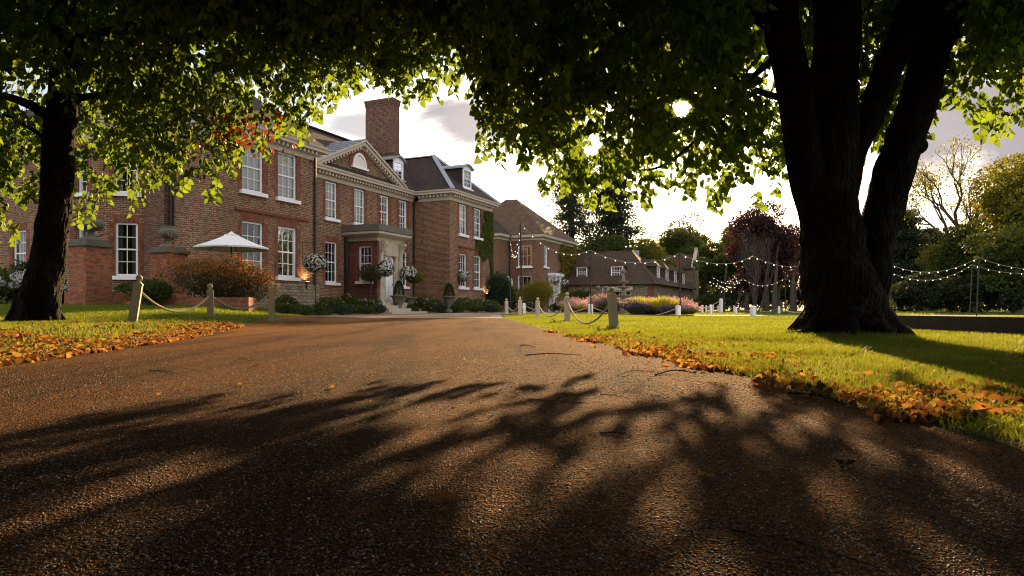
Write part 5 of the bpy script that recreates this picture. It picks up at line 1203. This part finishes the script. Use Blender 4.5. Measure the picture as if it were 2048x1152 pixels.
# distant wood closing the horizon
def wood(x0, x1, y, hgt, n, seed):
    r_ = np.random.default_rng(seed); x = r_.uniform(x0, x1, n); top = hgt * (.75 + .25 * np.sin(x * .11 + 1) * np.sin(x * .043)) + 1.2 * np.sin(x * .6); z = top * r_.random(n) ** .7; return np.stack([x, y + r_.uniform(-4, 4, n) + 2 * np.sin(x * .4), z], 1)
P = np.concatenate([wood(-10, 90, 125, 12.5, 34000, 1), wood(50, 170, 112, 11, 14000, 2), wood(-120, -10, 110, 9, 9000, 3)])
o = leaves('distant_wood', P, rng.normal(size=P.shape), .75 * rng.uniform(.5, 1.2, len(P)), M['leaf_far'], None, 'oval'); tag(o, 'far off belt of woodland closing the view behind the gardens', 'wood', kind='stuff')

# unseen belt of tall trees added behind the viewpoint to darken the foreground
r_ = np.random.default_rng(9); q = r_.uniform(R(105), R(285), 26000); dd = r_.uniform(9, 17, 26000)
P = np.stack([dd * np.sin(q), dd * np.cos(q), r_.uniform(0, 1, 26000) * (13 + 2 * np.sin(q * 9))], 1)
o = leaves('shade_belt', P, r_.normal(size=P.shape), .6 * r_.uniform(.6, 1.2, len(P)), M['leaf_far'], None, 'oval'); tag(o, 'unseen belt of tall trees added behind the viewpoint to shade the drive, reflected in the windows', 'wood', kind='stuff')

# ------------------------------------------------------------------ the two lime trees that frame the view
def lobed(amp, ph): return lambda i, th: 1 + .016 * math.sin(23 * th + 2.5 * math.sin(i * .5 + ph)) + .012 * math.sin(37 * th - i * .9) + amp * math.sin(3 * th + ph + i * .3) + amp * .7 * math.sin(5 * th + ph * 2 - i * .5) + amp * .4 * math.sin(9 * th + i)
def smooth_path(pts, rad, n=6):
    P = [Vector(p) for p in pts]; out = []; rr = []
    for i in range(len(P) - 1):
        p0, p1, p2, p3 = P[max(i - 1, 0)], P[i], P[i + 1], P[min(i + 2, len(P) - 1)]
        for k in range(n):
            t = k / n; out.append(.5 * ((2 * p1) + (p2 - p0) * t + (2 * p0 - 5 * p1 + 4 * p2 - p3) * t * t + (3 * p1 - p0 - 3 * p2 + p3) * t ** 3)); rr.append(rad[i] + (rad[i + 1] - rad[i]) * t)
    out.append(P[-1]); rr.append(rad[-1]); return out, rr
lime = thing('lime_tree', 'huge dark lime tree on the right lawn with several limbs forking from one trunk', 'tree', loc=tuple(gp(1688, 9)))
D = 9.0; px = D / F
def limb(mb, pts, rads, n=22, amp=.05, ph=0):
    o, r = smooth_path(pts, rads, 12 if n > 16 else 5); n = n * 4 if n > 16 else n; mb.tube(o, r, n, lobed(amp, ph))
bx = gp(1690, 9)
m = MB()
limb(m, [at(1692, 0, 9) * 0 + Vector((bx.x, 9, bx.z - .25)), at(1691, 668, 9), at(1689, 640, 9), at(1682, 590, 9), at(1668, 520, 9), at(1660, 440, 9), at(1662, 330, 9), at(1668, 200, 9), at(1672, 60, 9), at(1672, -140, 9.1), at(1660, -420, 9.3)],
     [p * px for p in (108, 88, 80, 72, 62, 56, 49, 44, 43, 42, 34)], 30, .05, 1)
# buttress roots
for a_, L, r in ((-2.75, .66, .15), (-.45, .72, .22), (-1.2, .7, .16), (-1.9, .7, .16), (.6, .7, .2), (2.2, .8, .2)):
    e = Vector((bx.x + L * math.cos(a_), 9 + L * math.sin(a_), G(bx.x + L * math.cos(a_), 9 + L * math.sin(a_)) - .03)); s = Vector((bx.x + .30 * math.cos(a_), 9 + .30 * math.sin(a_), .42))
    limb(m, [s, s.lerp(e, .5) - Z * .06, e, e + (e - s) * .3 - Z * .12], [r * .9, r * .8, r * .5, r * .15], 12, .06, a_)
limb(m, [at(1645, 460, 9), at(1616, 340, 8.95), at(1592, 200, 8.9), at(1566, 60, 8.8), at(1552, -60, 8.7), at(1500, -300, 8.4)], [p * px for p in (40, 36, 33, 32, 31, 22)], 20, .04, 2)
limb(m, [at(1676, 470, 9), at(1698, 330, 9), at(1733, 250, 9.05), at(1757, 190, 9.05), at(1797, 90, 9.1), at(1840, -20, 9.2), at(1910, -220, 9.4)], [p * px for p in (28, 25, 25, 26, 27, 27, 18)], 20, .05, 3)
limb(m, [at(1722, 640, 9.05), at(1738, 540, 9.05), at(1757, 450, 9.1), at(1790, 340, 9.15), at(1826, 230, 9.2), at(1866, 100, 9.3), at(1910, -20, 9.4), at(1990, -230, 9.6)], [p * px for p in (44, 40, 37, 36, 35, 34, 33, 20)], 22, .06, 4)
m.ball(at(1838, 292, 9.1), .11, 10)
limb(m, [at(1752, 195, 9.1), at(1800, 90, 9.35), at(1868, -10, 9.7), at(1950, -200, 10.2)], [p * px for p in (26, 24, 22, 14)], 14, .05, 5)
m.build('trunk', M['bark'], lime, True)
def branch(parent, pts, rads, mat_='bark'):
    m = MB(); limb(m, pts, rads, 8, .05, 1); m.build('branch', M[mat_], parent, True)
RB = [([at(1600, 195, 8.9), at(1540, 190, 9.6), at(1455, 150, 10.2), at(1380, 90, 10.6), at(1290, 60, 10.8)], [.06, .045, .03, .02, .01]),
      ([at(1560, 60, 8.8), at(1480, 20, 9.2), at(1380, -10, 9.6), at(1240, 20, 10), at(1080, 90, 10.2), at(960, 150, 10.3)], [.09, .08, .06, .045, .03, .012]),
      ([at(1552, -60, 8.7), at(1420, -100, 9), at(1240, -80, 9.4), at(1000, -40, 9.8), at(820, 40, 10), at(700, 90, 10)], [.1, .09, .07, .05, .03, .012]),
      ([at(1570, 100, 8.9), at(1500, 160, 9.4), at(1440, 230, 9.8), at(1330, 330, 10.2), at(1230, 340, 10.3)], [.05, .04, .03, .02, .01]),
      ([at(1866, 100, 9.3), at(1940, 60, 9.8), at(2020, 70, 10.3), at(2120, 120, 10.6)], [.07, .05, .03, .012]),
      ([at(1720, 200, 9), at(1760, 160, 8.8), at(1810, 80, 8.2), at(1900, 20, 7.8)], [.045, .035, .025, .012]),
      ([at(1662, -200, 9.2), at(1500, -260, 8), at(1300, -200, 7), at(1100, -100, 6.4)], [.1, .08, .05, .02])]
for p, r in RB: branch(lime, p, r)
lime2 = thing('lime_tree', 'dark lime tree leaning on the left lawn with low sweeping foliage', 'tree', loc=tuple(gp(75, 11)))
D = 11.0; px = D / F; b2 = gp(72, 11)
m = MB(); limb(m, [Vector((b2.x, 11, b2.z - .2)), at(71, 642, 11), at(76, 625, 11), at(88, 560, 11), at(102, 480, 11), at(112, 400, 11), at(118, 300, 11), at(128, 180, 11), at(140, 40, 11), at(160, -150, 11), at(170, -380, 11)],
               [p * px for p in (46, 42, 38, 33, 29, 28, 28, 28, 27, 23, 14)], 22, .045, 1)
for a_, L in ((-2.6, .4), (-.5, .36), (-1.5, .4), (.8, .4), (2.5, .4)):
    e = Vector((b2.x + L * math.cos(a_), 11 + L * math.sin(a_), G(b2.x + L * math.cos(a_), 11 + L * math.sin(a_)) - .03)); s = Vector((b2.x + .2 * math.cos(a_), 11 + .2 * math.sin(a_), b2.z + .35)); limb(m, [s, s.lerp(e, .5) - Z * .04, e, e + (e - s) * .3 - Z * .1], [.10, .08, .05, .02], 10, .05, a_)
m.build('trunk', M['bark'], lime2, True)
LB = [([at(125, 260, 11), at(60, 210, 10.6), at(-20, 190, 10.2), at(-150, 210, 10)], [.09, .07, .05, .02]), ([at(118, 300, 11), at(70, 262, 11.5), at(10, 230, 12), at(-80, 230, 12.4)], [.05, .04, .03, .015]),
      ([at(140, 100, 11), at(240, 60, 10.8), at(340, 40, 10.6), at(450, 10, 10.4), at(560, -10, 10.2)], [.12, .1, .07, .05, .02]),
      ([at(145, 120, 11), at(260, 120, 11.2), at(400, 70, 11.4), at(480, 35, 11.5), at(590, 38, 11.6), at(700, 60, 11.7)], [.1, .085, .065, .05, .035, .015]),
      ([at(130, 200, 11), at(220, 190, 11.3), at(330, 200, 11.6), at(420, 250, 11.8), at(490, 310, 11.9)], [.07, .055, .04, .025, .01]), ([at(480, 35, 11.5), at(540, 90, 11.8), at(590, 150, 12)], [.04, .025, .01]),
      ([at(150, 0, 11), at(250, -80, 9.6), at(380, -120, 8.4), at(500, -100, 7.6)], [.1, .08, .05, .02])]
for p, r in LB: branch(lime2, p, r)

# hanging foliage: sprays of leaves on thin drooping twigs
EYEV = np.array([0, 0, EYE]); SV = np.array(SUN_DIR)
def vnoise(P, s, k): return np.sin(P[:, 0] * s + k) * np.sin(P[:, 1] * s * 1.1 + 2 * k) + np.sin(P[:, 2] * s * 1.3 + 3 * k) * np.sin(P[:, 0] * s * .7 - P[:, 1] * s * .5 + k)
def foliage(parent, xs, vlow, yb, y0, y1, ztop, nspray, size, seed, per=(9, 16), keep=None, reach=.5, mats='leaf', zfun=None, name='crown', twigs=True):
    """xs/vlow: lower edge of the hanging crown across the back of the tree"""
    r_ = np.random.default_rng(seed)
    X = r_.uniform(xs[0], xs[-1], nspray * 5); Yy = y0 + (y1 - y0) * r_.random(nspray * 5) ** .8; zl = np.interp(X, xs, zfun)
    Zt = ztop - (ztop - zl) * r_.random(nspray * 5); O_ = np.stack([X, Yy, Zt + .12], 1)
    ok = (vnoise(O_, 2.3, seed) > -.75 + .35 * r_.random(len(O_)))
    ok &= r_.random(len(O_)) < np.clip((Zt - zl) / .55 + .18, .2, 1)
    if keep is not None: ok &= keep(O_)
    O_ = O_[ok][:nspray]; n = len(O_)
    a_ = r_.uniform(0, 2 * math.pi, n); d = np.stack([np.cos(a_), np.sin(a_), r_.uniform(-.9, -.1, n)], 1); L = reach * r_.uniform(.5, 1.1, n)
    O_ = O_ - d * L[:, None] * .5
    k = r_.integers(per[0], per[1], n); idx = np.repeat(np.arange(n), k); j = np.concatenate([np.arange(q) for q in k]); t = (j + r_.random(len(j)) * .6) / k[idx]
    P = O_[idx] + d[idx] * (L[idx] * t)[:, None]; P[:, 2] -= .35 * L[idx] * t ** 2
    sgn = np.where(j % 2 == 0, 1.0, -1.0)[:, None]; sidev = nrm(np.cross(d[idx], [0, 0, 1.0])); tip = d[idx] * .35 + sidev * sgn * .55 + np.array([0, 0, -.95]) + r_.normal(size=P.shape) * .28
    P = P + sidev * sgn * .03 + r_.normal(size=P.shape) * .015
    # leave the thin gap through which the sun shows
    q = P - EYEV; w_ = q - (q @ SV)[:, None] * SV; g = np.linalg.norm(w_ + tip / np.linalg.norm(tip, axis=1, keepdims=True) * size * .5, axis=1) > .15 * (q[:, 1] / 10)
    P, tip = P[g], tip[g]; zlo = np.interp(P[:, 0], xs, zfun); g = P[:, 2] > zlo - .22; P, tip = P[g], tip[g]
    roll = r_.normal(size=P.shape) * .8 + np.array([.0, .0, 0])
    sz = size * r_.uniform(.55, 1.15, len(P))
    leaves(name, P, tip, sz, M[mats], parent, 'heart', r_.random(len(P)), None)
    if twigs:
        s = O_; e = O_ + d * L[:, None]; e[:, 2] -= .35 * L; mid = O_ + d * L[:, None] * .5; mid[:, 2] -= .09 * L
        V = []; w3 = .0035
        for Q_, f in ((s, 1.6), (mid, 1), (e, .4)):
            for vx, vz in ((1, 0), (-.5, .87), (-.5, -.87)): V.append(Q_ + np.array([vx, vx * .3, vz]) * w3 * f)
        V = np.stack(V, 1).reshape(-1, 3); i = np.arange(len(s))[:, None] * 9; F_ = np.concatenate([i + [0, 1, 4, 3], i + [1, 2, 5, 4], i + [2, 0, 3, 5], i + [3, 4, 7, 6], i + [4, 5, 8, 7], i + [5, 3, 6, 8]])
        np_mesh('twigs', V, F_, M['bark'], parent)
def edge(tab, Yb): return [((u - UC) / F * Yb) for u, v in tab], [EYE + (VH - v) / F * Yb for u, v in tab]
# right tree
tabR = [(560, 60), (620, 120), (680, 165), (720, 150), (770, 190), (830, 205), (868, 205), (900, 175), (945, 215), (965, 300), (1000, 318), (1040, 322), (1085, 372), (1130, 378), (1190, 410), (1240, 412), (1290, 412), (1330, 350), (1385, 395), (1420, 410), (1470, 395), (1510, 410), (1560, 372), (1600, 380), (1700, 330), (1760, 310), (1800, 300), (1840, 235), (1880, 205), (1930, 232), (1975, 265), (2010, 262), (2048, 222), (2200, 230), (2500, 230)]
xs, zz = edge(tabR, 10.8)
kr = lambda Q_: ~((Q_[:, 1] < 9.9) & (Q_[:, 0] / Q_[:, 1] > .355) & (Q_[:, 0] / Q_[:, 1] < .67))
foliage(lime, xs, None, 10.8, 9.7, 11.2, 6.2, 3000, .108, 11, zfun=zz)
zz2 = [z + .12 for z in zz]
foliage(lime, xs, None, 10.8, 6.6, 9.8, 5.6, 3500, .10, 12, zfun=zz2, keep=kr)
# left tree
tabL = [(-500, 440), (-200, 430), (-60, 470), (0, 475), (40, 440), (90, 400), (140, 440), (180, 455), (205, 400), (225, 375), (262, 385), (272, 428), (285, 385), (330, 368), (370, 385), (412, 408), (436, 400), (452, 365), (475, 328), (520, 292), (560, 262), (600, 262), (622, 250), (640, 215), (700, 170), (760, 130), (860, 60)]
xs, zz = edge(tabL, 12.2)
foliage(lime2, xs, None, 12.2, 11.2, 12.8, 6.4, 2000, .10, 21, zfun=zz)
kl = lambda Q_: ~((Q_[:, 1] < 11.5) & (Q_[:, 0] / Q_[:, 1] > -.73) & (Q_[:, 0] / Q_[:, 1] < -.59) & (Q_[:, 2] < 3.6))
foliage(lime2, xs, None, 12.2, 8.3, 11.2, 6.0, 2100, .10, 22, zfun=[z + .1 for z in zz], keep=kl)
# single sprigs dangling below the canopy
def sprigs(parent, lst, seed, size):
    r_ = np.random.default_rng(seed); P = []; T = []; m = MB()
    for u, v, Y, L, n in lst:
        o = at(u, v, Y); dx_ = r_.normal() * .12; pts = [o + Vector((dx_ * t * L * 2, r_.normal() * .01, -L * t)) for t in np.linspace(-.6, 1, 7)]; m.tube(pts, .0022, 4)
        for k in range(n):
            t = (k + .5) / n; q = o + Vector((dx_ * t * L * 2, 0, -L * t)); sg = 1 if k % 2 else -1; P.append((q.x + sg * .02, q.y + r_.normal() * .03, q.z)); T.append((sg * .75 + r_.normal() * .2, r_.normal() * .4, -.8))
    P = np.array(P); T = np.array(T); roll = np.cross(T, np.array([[0, 1.0, 0]]) + r_.normal(size=P.shape) * .5); roll = r_.normal(size=P.shape) * .35 + np.array([.0, .0, 1.0])
    leaves('hanging_leaves', P, T, size * r_.uniform(.7, 1.15, len(P)), M['leaf'], parent, 'heart', r_.uniform(.5, 1, len(P)), None); m.build('sprig_twigs', M['bark'], parent)  # bare bark twigs of the sprigs, built apart from their leaves
sprigs(lime, [(962, 285, 9.9, .25, 7), (1002, 300, 10, .22, 8), (985, 265, 10, .2, 6), (1047, 310, 10, .2, 6), (1088, 355, 10.2, .22, 8), (1135, 365, 10.3, .2, 7), (1182, 385, 10.3, .22, 8), (1215, 390, 10, .2, 8), (1292, 370, 9.8, .28, 10), (1330, 340, 10, .2, 6), (1387, 340, 9.8, .40, 9), (1440, 385, 9.8, .22, 8), (1420, 370, 10, .2, 7), (1505, 380, 10, .25, 8), (1548, 360, 10, .2, 6),
              (1768, 225, 9.6, .32, 6), (1752, 250, 9.7, .15, 4), (1960, 215, 9.6, .45, 10), (1990, 225, 9.6, .40, 10), (1935, 200, 9.8, .3, 8), (2020, 230, 9.6, .3, 8), (1900, 180, 9.8, .25, 7), (850, 170, 10, .22, 7), (868, 165, 10.2, .15, 5), (800, 160, 10, .25, 8), (755, 130, 10, .3, 8), (905, 150, 10, .3, 8), (942, 185, 10, .35, 9)], 71, .115)
sprigs(lime2, [(272, 380, 10.8, .4, 7), (262, 370, 11, .2, 6), (412, 370, 10.8, .3, 8), (436, 362, 10.8, .3, 8), (380, 355, 11, .25, 8), (345, 340, 11, .25, 7), (520, 262, 11, .25, 7), (560, 240, 11, .25, 7), (606, 255, 11, .25, 7), (640, 205, 11, .3, 8), (690, 150, 11, .35, 9), (665, 190, 11, .25, 7), (585, 245, 11, .2, 7), (478, 290, 11, .25, 8), (175, 400, 11.3, .45, 9), (155, 410, 11.3, .35, 8), (30, 440, 11, .4, 9), (0, 445, 11, .4, 9), (220, 350, 11, .25, 7), (320, 350, 11, .2, 6)], 72, .108)
# withered spray on the left tree
c = np.array(at(478, 262, 11.4)); P = c + rng.normal(size=(170, 3)) * [.42, .25, .20]; leaves('withered_leaves', P, np.array([0, 0, -1.0]) + rng.normal(size=P.shape) * .5, .07, M['leaf_dead'], lime2, 'heart')
# upper crowns, above the frame: they shade the trunks and the near drive
def upper(parent, c, r, z0, z1, n, size, seed):
    r_ = np.random.default_rng(seed); q = nrm(r_.normal(size=(n * 2, 3))) * r_.random((n * 2, 1)) ** .4; P = np.array([c[0], c[1], z0]) + q * np.array([r, r, z1 - z0]); P = P[P[:, 2] > z0][:n]
    g = np.linalg.norm((P - EYEV) - ((P - EYEV) @ SV)[:, None] * SV, axis=1) > .5; P = P[g]
    leaves('upper_crown', P, np.array([0, 0, -1.0]) + r_.normal(size=P.shape) * .8, size * r_.uniform(.7, 1.2, len(P)), M['leaf'], parent, 'oval')
upper(lime, (3.0, 5.0), 10.5, 5.3, 12, 34000, .44, 31)
upper(lime2, (-7.0, 6.5), 9.0, 5.6, 12, 26000, .44, 32)

# ------------------------------------------------------------------ grass, litter, chippings
def blades(name, n, reg, h_, wd, seed, m_='grass', label='', tall=None, lean=.5):
    r_ = np.random.default_rng(seed); x, y = reg(r_, n); z = ground(x, y); k = len(x); b = np.stack([x, y, z - .004], 1)
    dist = np.maximum(1.0, np.hypot(x, y) / 6); hh = h_ * r_.uniform(.5, 1.3, k) * (.8 + .2 * dist); w_ = wd * dist * r_.uniform(.7, 1.3, k)
    if tall is not None: hh = hh * tall(x, y, r_)
    a_ = r_.uniform(0, 6.28, k); X = np.stack([np.cos(a_), np.sin(a_), np.zeros(k)], 1) * w_[:, None]; ln = r_.normal(size=(k, 2)) * lean * hh[:, None]
    m1 = b + np.stack([ln[:, 0] * .35, ln[:, 1] * .35, hh * .6], 1); tp = b + np.stack([ln[:, 0], ln[:, 1], hh], 1)
    V = np.stack([b - X, b + X, m1 + X * .8, m1 - X * .8, tp], 1).reshape(-1, 3); i = np.arange(k)[:, None] * 5
    F_ = np.concatenate([i + [0, 1, 2], i + [0, 2, 3], i + [3, 2, 4]])
    o = np_mesh(name, V, F_, M[m_], None, np.repeat(np.clip(r_.random(k) * .5 + .22 * (vnoise(b, 1.1, 2) > 0) + .28 * (vnoise(b, 4.3, 1) > -.2) - .15 * (vnoise(b, .45, 4) > .2), 0, 1), 5)); return tag(o, label, 'grass', kind='stuff')
def regR(y0, y1, pw, wmax):
    def f(r_, n):
        y = y0 + (y1 - y0) * r_.random(n) ** pw; t = r_.random(n) ** 1.3; x0 = xr_np(y) + .25 * r_.random(n); x = x0 + t * np.maximum(.5, np.minimum(wmax, y * .82 + .6) - x0)
        d = x - xr_np(y); bare_ = (d < .75 + .3 * np.sin(y * 3)) & (y < 9) & (r_.random(n) < .5); ok = ~bare_ & (np.hypot(x - bx.x, y - 9) > .5); return x[ok], y[ok]
    return f
tallf = lambda x, y, r_: 1 + 1.3 * np.exp(-((x - 4.2) ** 2 + (y - 8.2) ** 2) / .5) + .9 * (vnoise(np.stack([x, y, y * 0], 1), 2.2, 5) > .8)
blades('grass', 140000, regR(1.3, 12, 1.25, 9.5), .036, .0022, 41, label='tufted grass on the right lawn round the big trunk', tall=tallf)
blades('grass', 110000, regR(11, 34, 1.0, 26), .032, .0022, 42, label='short mown grass further out on the right lawn', lean=.4)
def regDry(r_, n):
    x, y = regR(1.6, 12, 1.1, 8)(r_, n); k = (vnoise(np.stack([x, y, y * 0], 1), 1.3, 3) > .1); return x[k], y[k]
blades('dry_grass', 26000, regDry, .030, .0022, 45, 'grass_gold', 'straw coloured dry grass in patches on the right lawn', lean=.8)
def regL(y0, y1):
    def f(r_, n):
        y = y0 + (y1 - y0) * r_.random(n); x1 = xl_np(y) - .3 * r_.random(n); x0 = np.maximum(-.82 * y - .5, -16 - 0 * y); ok = x1 > x0; y, x1, x0 = y[ok], x1[ok], x0[ok]; x = x1 - (x1 - x0) * r_.random(len(y)) ** 1.1
        d = xl_np(y) - x; band = (d < 1.2 + .35 * np.sin(y * 2) ) | ((y < 8.8 + .5 * np.sin(x * 2)) & (x < -4.5)); ok = ~band | (r_.random(len(y)) < .5); return x[ok], y[ok]
    return f
blades('grass', 120000, regL(4.6, 24), .036, .0022, 43, label='sunlit grass on the left lawn', lean=.4)
def regFar(r_, n): y = r_.uniform(47, 75, n); x = r_.uniform(8, 60, n); return x, y
blades('grass', 40000, regFar, .05, .004, 44, label='far lawn under the festoon lights')
# fallen leaves (ground cover)
def litter(n, reg, seed, label, size=.07):
    r_ = np.random.default_rng(seed); x, y = reg(r_, n); k = len(x); P = np.stack([x, y, ground(x, y) + .006 + .022 * r_.random(k) ** 2], 1); a_ = r_.uniform(0, 6.28, k)
    tip = np.stack([np.cos(a_), np.sin(a_), r_.normal(size=k) * .16], 1); up = np.stack([r_.normal(size=k) * .25, r_.normal(size=k) * .25, np.ones(k)], 1); roll = np.cross(up, tip)
    T = nrm(tip); X = nrm(np.cross(T, np.cross(up, T))); 
    o = leaves('leaf_litter', P, T, size * r_.uniform(.35, 1.15, k) * (1 + .35 * (r_.random(k) < .1)), M['litter'], None, 'heart', r_.random(k), np.cross(T, X)); return tag(o, label, 'fallen leaves', kind='stuff')
def litR(r_, n):
    y = 2.4 + 9.0 * r_.random(n) ** 1.5; e = xr_np(y); x = e + np.abs(r_.normal(size=n)) * (.26 + .02 * y + .18 * np.sin(y * 2.7)) + .1 * np.sin(y * 5); x = np.where(r_.random(n) < .08, e + r_.random(n) * 3.4, x); x = x - .12 * (r_.random(n) < .2); k = (vnoise(np.stack([x, y, y * 0], 1), 3.1, 7) > -.35) | (r_.random(n) < .2); return x[k], y[k]
def litL(r_, n):
    y = 4.3 + 8.5 * r_.random(n); d = np.abs(r_.normal(size=n)) * np.where(y < 7.8, 1.5, .28) - .1; x = xl_np(y) - d; x = np.where(r_.random(n) < .12, xl_np(y) - 5.5 * r_.random(n), x); ok = (x > -.85 * y) & (np.hypot(x - b2.x, y - 11) > .35); return x[ok], y[ok]
litter(5600, litR, 51, 'drift of orange brown fallen leaves along the right verge', .037)
litter(15000, litL, 52, 'carpet of orange fallen leaves along the left verge', .043)
# loose chippings bedded in the drive
def chips(n, ymin, ymax, s0, s1, seed, label):
    r_ = np.random.default_rng(seed); y = np.exp(r_.uniform(math.log(ymin), math.log(ymax), n)); x = r_.uniform(-1, 1, n) * (.80 * y + .15); ok = (x > xl_np(y) - .05) & (x < xr_np(y) + .1) & (r_.random(n) < np.clip((ymax - y) / (ymax * .6), 0, 1) ** 1.5); x, y = x[ok], y[ok]; k = len(x)
    T = np.array([(1, 0, 0), (-1, 0, 0), (0, 1, 0), (0, -1, 0), (0, 0, 1), (0, 0, -1)], float); F6 = np.array([(0, 2, 4), (2, 1, 4), (1, 3, 4), (3, 0, 4), (2, 0, 5), (1, 2, 5), (3, 1, 5), (0, 3, 5)])
    s = (s0 + (s1 - s0) * r_.random(k) ** 2.2) * np.clip(y / 2.2, 1, 1.6); a_ = r_.uniform(0, 6.28, k); c, sn = np.cos(a_), np.sin(a_); Tm = T[None] * r_.uniform(.55, 1.15, (k, 6, 1)) * np.stack([s, s * .75, s * .45], 1)[:, None, :]
    tilt = r_.normal(size=(k, 1)) * .35; Tm[:, :, 2] += Tm[:, :, 0] * tilt
    X = Tm[:, :, 0] * c[:, None] - Tm[:, :, 1] * sn[:, None]; Y_ = Tm[:, :, 0] * sn[:, None] + Tm[:, :, 1] * c[:, None]; V = np.stack([X + x[:, None], Y_ + y[:, None], Tm[:, :, 2] + (ground(x, y) + s * .12)[:, None]], 2)
    o = np_mesh('chippings', V.reshape(-1, 3), (F6[None] + (np.arange(k) * 6)[:, None, None]).reshape(-1, 3), M['chip'], None, np.repeat(r_.random(k), 6)); return tag(o, label, 'gravel', kind='stuff')
mm, n_, b_ = mat('stone_chipping'); at_ = n_('ShaderNodeAttribute'); at_.attribute_name = 'rnd'
n_.link(n_.ramp(at_.outputs['Fac'], [(0, (.02, .016, .013)), (.40, (.06, .042, .03)), (.75, (.16, .10, .06)), (.93, (.30, .21, .14)), (1, (.48, .40, .30))]), b_.inputs['Base Color']); b_.inputs['Roughness'].default_value = .55; b_.inputs['Specular IOR Level'].default_value = .3; M['chip'] = mm
chips(260000, .85, 16.0, .0018, .0052, 61, 'small dark chippings bedded in the tarmac drive')
# single leaves and twigs lying on the drive
fl = [(882, 1008, .052, 'large curled orange brown leaf lying alone in the dark foreground shade'), (511, 731, .07, 'reddish leaf lying in the sun left of centre on the drive'), (317, 789, .04, 'small yellow leaf lying on the left of the drive'), (665, 774, .06, 'pale torn leaf lying centre left on the drive'), (480, 768, .05, 'pale curled leaf left of the torn one'),
      (535, 809, .04, 'small pale leaf lying above the first shadow streaks'), (1038, 850, .035, 'tiny leaf lying in the sunlit patch at the middle of the drive'), (1690, 930, .045, 'dark curled leaf standing in the shade at the right of the drive'), (1412, 955, .04, 'pale curled leaf in the right foreground'), (375, 781, .045, 'faint brown leaf beside the small yellow one')]
def onroad(u, v):
    d = Vector(((u - UC) / F, 1, (VH - v) / F)); lo, hi = .3, 60
    for _ in range(50):
        k = (lo + hi) / 2
        if EYE + d.z * k > G(d.x * k, k): lo = k
        else: hi = k
    return Vector((d.x * lo, lo, G(d.x * lo, lo)))
for i, (u, v, s, l) in enumerate(fl):
    p = onroad(u, v + 4); s_ = s * (1.0 if v > 900 else .85); a_ = [2.9, 3.0, .2, .4, .7, 2, 1, 1.2, 4, 3][i]
    n = 9; V = []; 
    for j in range(n + 1):
        t = j / n; wv = s_ * .36 * math.sin(math.pi * min(1, t * 1.02)) ** .7
        for q in (-1, -.5, 0, .5, 1): V.append((q * wv, (t - .5) * s_, .012 + s_ * (.30 * (t - .5) ** 2 * 2.2 + .16 * q * q)))
    ca, sa = math.cos(a_), math.sin(a_); V = np.array([(p.x + x * ca - y * sa, p.y + x * sa + y * ca, p.z + z - .006) for x, y, z in V]); Fq = np.array([(j * 5 + q, j * 5 + q + 1, j * 5 + q + 6, j * 5 + q + 5) for j in range(n) for q in range(4)])
    o = np_mesh('fallen_leaf', V, Fq, M['litter'], None, np.full(len(V), [.45, .3, .9, .75, .75, .7, .8, .0, .75, .3][i]), True); tag(o, l, 'leaf', 'single leaves lying on the drive')
tw = [((520, 897), (565, 893), (595, 880), .004, 'curved pale twig in the streaked shade left of centre'), ((1310, 752), (1345, 746), (1392, 748), .008, 'thick dark twig near the right verge'), ((1235, 752), (1262, 744), (1330, 746), .004, 'forked twig left of the thick dark one'),
      ((1060, 800), (1110, 804), (1180, 808), .003, 'long straight thin twig lying across the shadow tips'), ((1415, 868), (1428, 860), (1445, 850), .004, 'short bent twig in the sun at the right'), ((1405, 948), (1410, 958), (1414, 970), .004, 'short pale twig standing by a curled leaf in the right foreground'),
      ((1200, 868), (1230, 870), (1265, 874), .004, 'dark straight twig at the edge of the shade right of centre'), ((1685, 938), (1695, 930), (1706, 926), .006, 'stubby chunk of twig at the right of the drive'), ((1768, 905), (1776, 915), (1780, 922), .003, 'small hooked twig in the right hand shade'),
      ((1460, 1062), (1600, 1092), (1760, 1140), .003, 'very long thin twig in the bottom right shade'), ((1000, 838), (1008, 842), (1022, 852), .003, 'tiny pale twig near the middle of the drive'), ((1200, 790), (1225, 793), (1262, 798), .003, 'thin twig below the thick dark one'),
      ((300, 690), (330, 684), (365, 680), .006, 'twig lying at the edge of the left leaf carpet'), ((470, 722), (485, 720), (500, 722), .005, 'dark twig in the sunny left part of the drive'), ((1575, 790), (1640, 800), (1690, 812), .010, 'long dark stick lying against the right hand leaf drift'),
      ((1050, 712), (1100, 711), (1165, 712), .008, 'long thin stick lying across the drive near its right edge'), ((1040, 692), (1050, 693), (1070, 695), .008, 'short stick in the distance on the drive'), ((300, 742), (340, 745), (350, 752), .004, 'faint twig among dust left of the drive')]
for a, b, c, r, l in tw:
    P_ = [onroad(*q) + Z * (r * .9) for q in (a, b, c)]; P_[1] += Z * r * 1.2; o_, r_ = smooth_path(P_, [r * .7, r * .6, r * .3], 5); m = MB(); m.tube(o_, r_, 6); o = m.build('twig', M['bark_far'], None, True); tag(o, l, 'twig', 'twigs lying on the drive')
